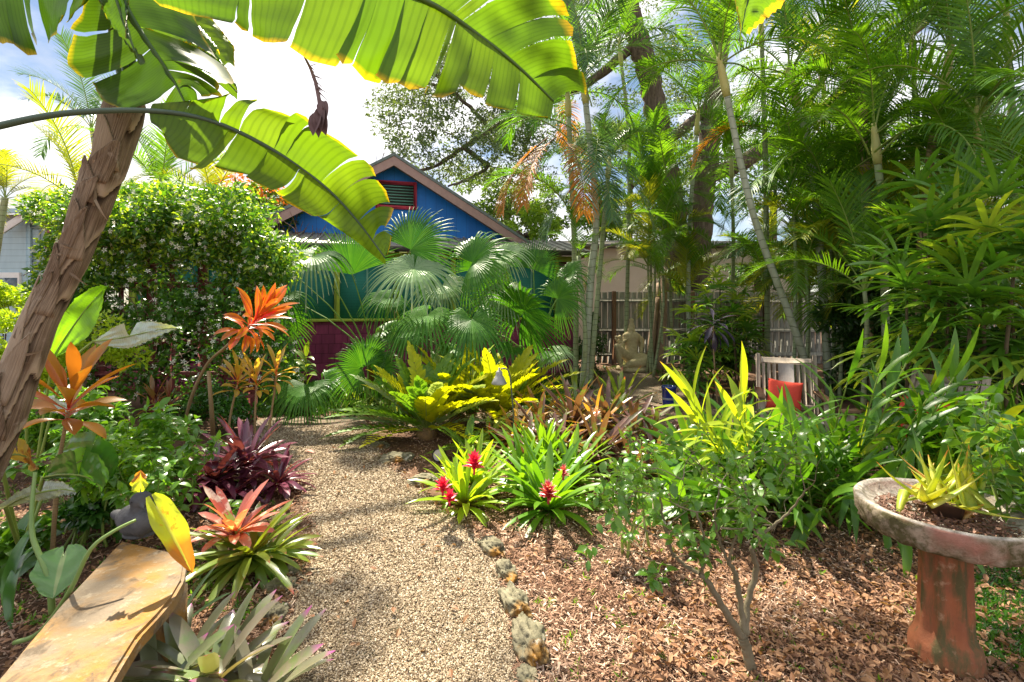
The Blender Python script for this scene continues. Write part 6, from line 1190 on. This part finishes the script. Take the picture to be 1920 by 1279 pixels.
# ---- standing weathered poles
M_pole = plain('weathered_pole', (.34, .22, .15), (.20, .14, .09), 14, .85, stretch=(2, 2, .3), bumps=.7, bd=.02)
for lb, pts, r in (('thick weathered pole leaning right, leftmost in the bundle beside the statue', [(1212, 692, 11.0), (1222, 640, 11.3), (1232, 560, 11.8)], .085), ('weathered pole in the middle of the bundle beside the statue', [(1224, 690, 11.2), (1232, 600, 11.6), (1236, 532, 12.0)], .075),
     ('tallest weathered pole in the bundle, reaching above the fence', [(1232, 696, 11.0), (1242, 600, 11.5), (1245, 515, 12.0)], .09), ('thin reddish pole at the left of the bundle, shorter than the others', [(1214, 680, 11.5), (1224, 600, 11.8), (1229, 548, 12.0)], .05)):
    p_ = PP(pts); p_[0].z = 0; r_ = empty('wooden_pole', p_[0], lb, 'pole', 'weathered poles leaning on the fence'); mb = MB(); tube(mb, [interp(p_, i/10) for i in range(11)], [r*1.25-r*.4*i/10 for i in range(11)], 12, True, .5, 0, .25); mb.build('log', M_pole, r_)
# ================================================================ slatted chairs with coral cushions
M_teak = plain('weathered_teak', (.40, .33, .26), (.28, .23, .18), 14, .8, stretch=(3, 3, .5), bumps=.4); M_teakd = plain('brown_teak', (.24, .13, .07), (.16, .09, .05), 12, .7, stretch=(3, .4, 3)); M_teakp = plain('pale_panel', (.52, .47, .44), (.40, .35, .32), 10, .8, stretch=(2, 2, .4))
M_coral = plain('coral_fabric', (.72, .085, .055), (.62, .07, .045), 60, .85, .15, .3, .002)
def chair(label, loc, rz, sc=1.0):
    r_ = empty('garden_chair', (0, 0, 0), label, 'chair', 'slatted wooden garden chairs')    # local: seat faces -Y
    W = .62; by, bz0, bz1 = .26, .30, 1.0; lean = .24
    def B(x, z, off=0.0): return V((x, by+lean*(z-bz0)/(bz1-bz0)+off, z))
    for sx in (-1, 1):
        mb = MB(); bar(mb, B(sx*W/2, .0, -.02)+V((0, .12, 0)), B(sx*W/2, 1.03), .05, .045, (0, 1, 0), bev=.008); mb.build('leg', M_teak, r_)
        mb = MB(); box(mb, (sx*W/2, -.30, .30), (.055, .055, .60), bev=.006); mb.build('leg', M_teak, r_)
        mb = MB(); bar(mb, V((sx*(W/2+.01), -.40, .625)), V((sx*(W/2+.01), by+.16, .60)), .085, .03, bev=.006); mb.build('armrest', M_teakd, r_)
        mb = MB(); bar(mb, V((sx*(W/2), -.28, .33)), V((sx*(W/2), by+.02, .31)), .025, .08, bev=.004); mb.build('apron', M_teak, r_)
    for z, h in ((.95, .075), (.42, .06)): mb = MB(); bar(mb, B(-W/2+.03, z), B(W/2-.03, z), .035, h, (0, .3, 1), bev=.008); mb.build('back_rail', M_teak, r_)
    for x in (-.25, -.19, -.13, .13, .19, .25): mb = MB(); bar(mb, B(x, .44), B(x, .92), .038, .016, (0, 1, 0), bev=.004); mb.build('back_slat', M_teak, r_)
    mb = MB(); bar(mb, B(0, .44), B(0, .92), .17, .018, (0, 1, 0), bev=.004); mb.build('back_panel', M_teakp, r_)
    for k in range(7): y = -.32+k*.088; mb = MB(); box(mb, (0, y, .375-.012*k), (W-.05, .068, .02), bev=.004); mb.build('seat_slat', M_teakp, r_)
    r_.location = loc; r_.rotation_euler = (0, 0, rz); r_.scale = (sc,)*3; return r_
def cushion(label, loc, rot, s=.42):
    bm = bmesh.new(); n = 14; g = {}
    for sg in (-1, 1):
        for i in range(n+1):
            for j in range(n+1):
                x, y = i/n*2-1, j/n*2-1; e_ = (1-abs(x)**3)*(1-abs(y)**3); pin = 1-.07*(1-abs(x*y)**2)*(max(abs(x), abs(y))**2)
                ed = i in (0, n) or j in (0, n); key = (i, j, 0 if ed else sg)
                if key not in g: g[key] = bm.verts.new((x*s/2*pin, (0 if ed else sg*(.085*e_**.45)), y*s/2*pin))
    for sg in (-1, 1):
        for i in range(n):
            for j in range(n):
                k = [g[(a, b, 0 if a in (0, n) or b in (0, n) else sg)] for a, b in ((i, j), (i+1, j), (i+1, j+1), (i, j+1))]
                try: bm.faces.new(k if sg < 0 else k[::-1])
                except ValueError: pass
    me = bpy.data.meshes.new('cushion'); bm.to_mesh(me); bm.free(); me.polygons.foreach_set('use_smooth', [True]*len(me.polygons)); o = link_mesh('cushion', me, M_coral); o.location = loc; o.rotation_euler = rot; return tag(o, label, 'cushion', 'coral cushions')
c1 = P(1482, 760, 5.2); c1.z = 0; rz1 = R(-24); chair('slatted wooden garden chair with the pale back panel facing the camera', c1, rz1, .93)
off = Matrix.Rotation(rz1, 3, 'Z') @ V((-.04, .17, .52)); cushion('square coral cushion leaning on the back of the camera facing chair', c1+off, (R(-17), R(6), rz1), .35)
c2 = P(1700, 760, 4.15); c2.z = 0; rz2 = R(-78); chair('slatted wooden garden chair turned left, half hidden behind the ginger leaves', c2, rz2, .92)
off = Matrix.Rotation(rz2, 3, 'Z') @ V((0, .15, .52)); cushion('coral cushion on the left turned chair, seen through the ginger leaves', c2+off, (R(-18), 0, rz2), .42)
# ---- blue pot
bp_ = G(1254, 765); pt = empty('blue_pot', bp_, 'cobalt blue glazed pot with spiky plant beside the clearing', 'pot'); M_cob = plain('cobalt_glaze', (.006, .02, .16), (.01, .03, .22), 6, .12, .9, .05)
mb = MB(); lathe(mb, [(0, 0), (.085, 0), (.09, .02), (.096, .14), (.104, .29), (.11, .30), (.11, .33), (.098, .33), (.072, .22), (0, .21)], bp_, 28); mb.build('vessel', M_cob, pt)
mb = MB(); lathe(mb, [(.096, .13), (.100, .135), (.101, .155), (.0975, .16)], bp_, 28); mb.build('band', plain('pale_glaze', (.3, .34, .4), None, 5, .2), pt)
rosette(pt, bp_+V((0, 0, .22)), 22, .16, .014, 80, 5, .5, 'grass', M_brog, 'foliage', .05)
rp = empty('red_pot', G(1262, 812), 'small salmon clay pot below the blue pot', 'pot'); mb = MB(); lathe(mb, [(0, 0), (.05, 0), (.062, .09), (.068, .09), (.068, .11), (.055, .11), (.05, .08), (0, .07)], G(1262, 812), 24); mb.build('vessel', plain('clay', (.55, .23, .15), None, 9, .8), rp)
# ---- path light and spotlight
M_pewter = plain('pewter', (.36, .36, .34), (.26, .26, .25), 20, .45, metal=.5); lp = P(966, 800, 4.35); lp.z = 0
pl_ = empty('path_light', lp, 'grey bell shaped path light on a hooked stem among the yellow cycads', 'lamp'); mb = MB(); dL = 4.35
pp_ = [lp, P(962, 765, dL), P(957, 710, dL), P(953, 695, dL), P(946, 691, dL), P(939, 692, dL)]; tube(mb, [pp_[0], pp_[1], pp_[2]]+[interp(pp_[2:], i/8) for i in range(1, 9)], .0065, 8); mb.build('stem', plain('bronze_stem', (.12, .13, .11), None, 9, .5, metal=.4), pl_)
mb = MB(); hp = P(936, 716, dL); lathe(mb, [(.068, -.02), (.070, -.012), (.055, .018), (.038, .05), (.030, .06), (.030, .085), (.020, .10), (.009, .105), (.009, .125), (0, .13)], hp, 28); lathe(mb, [(.066, -.019), (.05, .015), (.03, .045), (0, .05)], hp, 28); mb.build('lamp_shade', M_pewter, pl_)
sp_ = G(822, 868); sl_ = empty('spotlight', sp_, 'small round black garden spotlight with pale face by the path edge', 'lamp'); ax = V((-.25, -.9, .25)).normalized(); Qs = V((0, 0, 1)).rotation_difference(ax).to_matrix(); cp_ = sp_+V((0, 0, .075))
def lath_rot(prof, c_, M_, mat, name, root, n=28):
    mb = MB(); lathe(mb, prof, (0, 0, 0), n); mb.v = [tuple(V(c_)+M_ @ V(v_)) for v_ in mb.v]; return mb.build(name, mat, root)
lath_rot([(0, -.11), (.045, -.11), (.058, -.06), (.062, .0), (.062, .012), (.055, .012), (.055, .0), (0, 0)], cp_, Qs, plain('black_metal', (.02, .02, .02), None, 5, .5), 'housing', sl_)
lath_rot([(.0545, .001), (.050, .008), (.044, .003), (.038, .009), (.031, .004), (.024, .010), (.014, .006), (0, .009)], cp_, Qs, plain('frosted_lens', (.62, .58, .52), (.5, .46, .4), 20, .3), 'lens', sl_)
mb = MB(); tube(mb, [sp_+V((0, .03, -.02)), cp_+V((0, .03, -.02))], .01, 8); mb.build('stake', M_dark, sl_)
# ================================================================ edging rocks
q = NT('coral_rock'); nz = q.noise(9, 7, .7); nf = q.noise(3.5, 4); c0 = q.mix(q.rng(nz, .4, .62), (.25, .225, .15), (.08, .075, .045)); c0 = q.mix(q.rng(nf, .56, .66), c0, (.34, .17, .035)); c0 = q.mix(q.rng(q.noise(14, 5), .60, .7), c0, (.46, .43, .36)); M_rock = q.pr(c0, .9, q.bump(nz, 1.0, .02), .2)
def rock(c_, s, rz, label, group):
    bm = bmesh.new(); bmesh.ops.create_icosphere(bm, subdivisions=5, radius=1); sd_ = random.random()*50
    for v_ in bm.verts:
        p = v_.co.copy(); k = 1+.38*mn.noise(p*1.4+V((sd_, 0, 0)))+.16*mn.noise(p*3.5+V((sd_, 4, 0)))+.09*mn.noise(p*8+V((0, sd_, 0)))-.30*max(0, mn.noise(p*6+V((3, sd_, 1)))-.15)
        v_.co = Matrix.Rotation(rz, 3, 'Z') @ V((p.x*k*s[0], p.y*k*s[1], p.z*k*s[2]))
    me = bpy.data.meshes.new('edging_rock'); bm.to_mesh(me); bm.free(); me.polygons.foreach_set('use_smooth', [True]*len(me.polygons)); o = link_mesh('edging_rock', me, M_rock); o.location = V(c_)+V((0, 0, s[2]*.35)); tag(o, label, 'rock', group)
RG = 'rocks edging the right side of the path'; RL = 'rocks edging the left side of the path'
for px, py, s, rz, lb in ((992, 1215, (.07, .15, .075), .3, 'long mossy rock with an orange flank, nearest the camera on the right path edge'), (966, 1140, (.06, .13, .07), .45, 'pitted rock just behind the nearest one on the right path edge'), (950, 1082, (.055, .10, .06), .4, 'small rock with orange stain, halfway up the right path edge'), (922, 1035, (.06, .11, .06), .7, 'pale topped rock below the green bromeliads on the right path edge'),
                         (985, 1275, (.05, .07, .03), .2, 'low rock fragment at the bottom edge of the photo by the path'), (795, 905, (.14, .09, .05), .3, 'low mossy rock below the lime green bromeliad at the path edge'), (745, 865, (.16, .10, .06), .3, 'flat mossy rock under the arching cycad at the path corner'), (712, 838, (.10, .08, .04), .2, 'small rock at the inner corner of the gravel path')): rock(G(px, py), s, rz, lb, RG)
for px, py, s, rz, lb in ((528, 1105, (.07, .06, .04), .3, 'grey rock beside the path below the pink bromeliad'), (515, 1160, (.06, .08, .045), .2, 'grey mossy rock above the silver bromeliad by the path'), (545, 1075, (.05, .04, .03), .9, 'small grey rock tucked against the gravel below the olive leaves')): rock(G(px, py), s, rz, lb, RL)
# single fallen leaves on the gravel
for px, py, L_, c_, lb in ((580, 850, .13, (.42, .09, .05), 'single reddish fallen leaf lying on the far gravel'), (852, 1148, .05, (.24, .11, .05), 'single brown fallen leaf on the sunlit gravel')):
    mb = MB(); blade(mb, G(px-8, py)+V((0, 0, .03)), V((.9, -.35, .05)), V((.1, -.1, 1)), L_, L_*.4, .5, 7, 'oval', .2); tag(mb.build('fallen_leaf', leafmat('fallen', c_, c_, tf=.1, rough=.6)), lb, 'leaf', None)
# ground cover: dark tufts along the wall and seedlings in the mulch
def tufts(name, n, x0, x1, y0, y1, size, mat, label, test=None, per=7, up=.9):
    x, d = scatter_px(n, x0, x1, y0, y1, test); n = len(x); m = n*per; xs = np.repeat(x, per)+RNG.normal(size=m)*size*.3; ds = np.repeat(d, per)+RNG.normal(size=m)*size*.3
    dd = RNG.normal(size=(m, 3)); dd[:, 2] = np.abs(dd[:, 2])*up+.3; X, Y, Z = rframe(m, .3, dd); s = size*(.6+.6*RNG.random(m))
    o = inst(name, LV, LF, np.stack([xs, ds, .005+.01*RNG.random(m)], 1), X*(s*.22)[:, None], Y*s[:, None], Z*(s*.3)[:, None], mat, None, LU); tag(o, label, 'ground cover', kind='stuff')
outb = lambda x, y: ~(inpoly(x, y, path_poly) | inpoly(x, y, back_poly))
tufts('ground_cover', 2600, 470, 1060, 712, 782, .10, M_und, 'low dark tufted ground cover along the foot of the cottage wall', outb, 8)
tufts('seedlings', 150, 1000, 1950, 1020, 1300, .035, M_brg, 'scattered small green seedlings in the mulch', notpath, 9)
tufts('low_plants', 900, 1040, 1320, 690, 790, .09, M_und, 'dark low plants around the clearing and the statue', outb, 8)
tufts('weeds', 260, -40, 520, 900, 1180, .05, M_mid, 'small weeds in the left bed', notpath, 9)
tufts('right_weeds', 500, 1780, 1960, 1060, 1260, .05, M_deep, 'creeping glossy weeds around the birdbath foot', None, 8)

# low plants filling the lower left bed
for i, (px, py, lb) in enumerate(((150, 1020, 'low broad leafed plant in the mulch left of the bird statue'), (40, 1075, 'low leafy plant at the left edge beside the taro stems'))):
    leafy(lb, G(px, py), P(px, py-60, G(px, py).y), (.12, .1, .05), 7, .075, .5, (M_deep, M_mid, M_mid)[i], 3, name='leafy_plant', cat='plant')
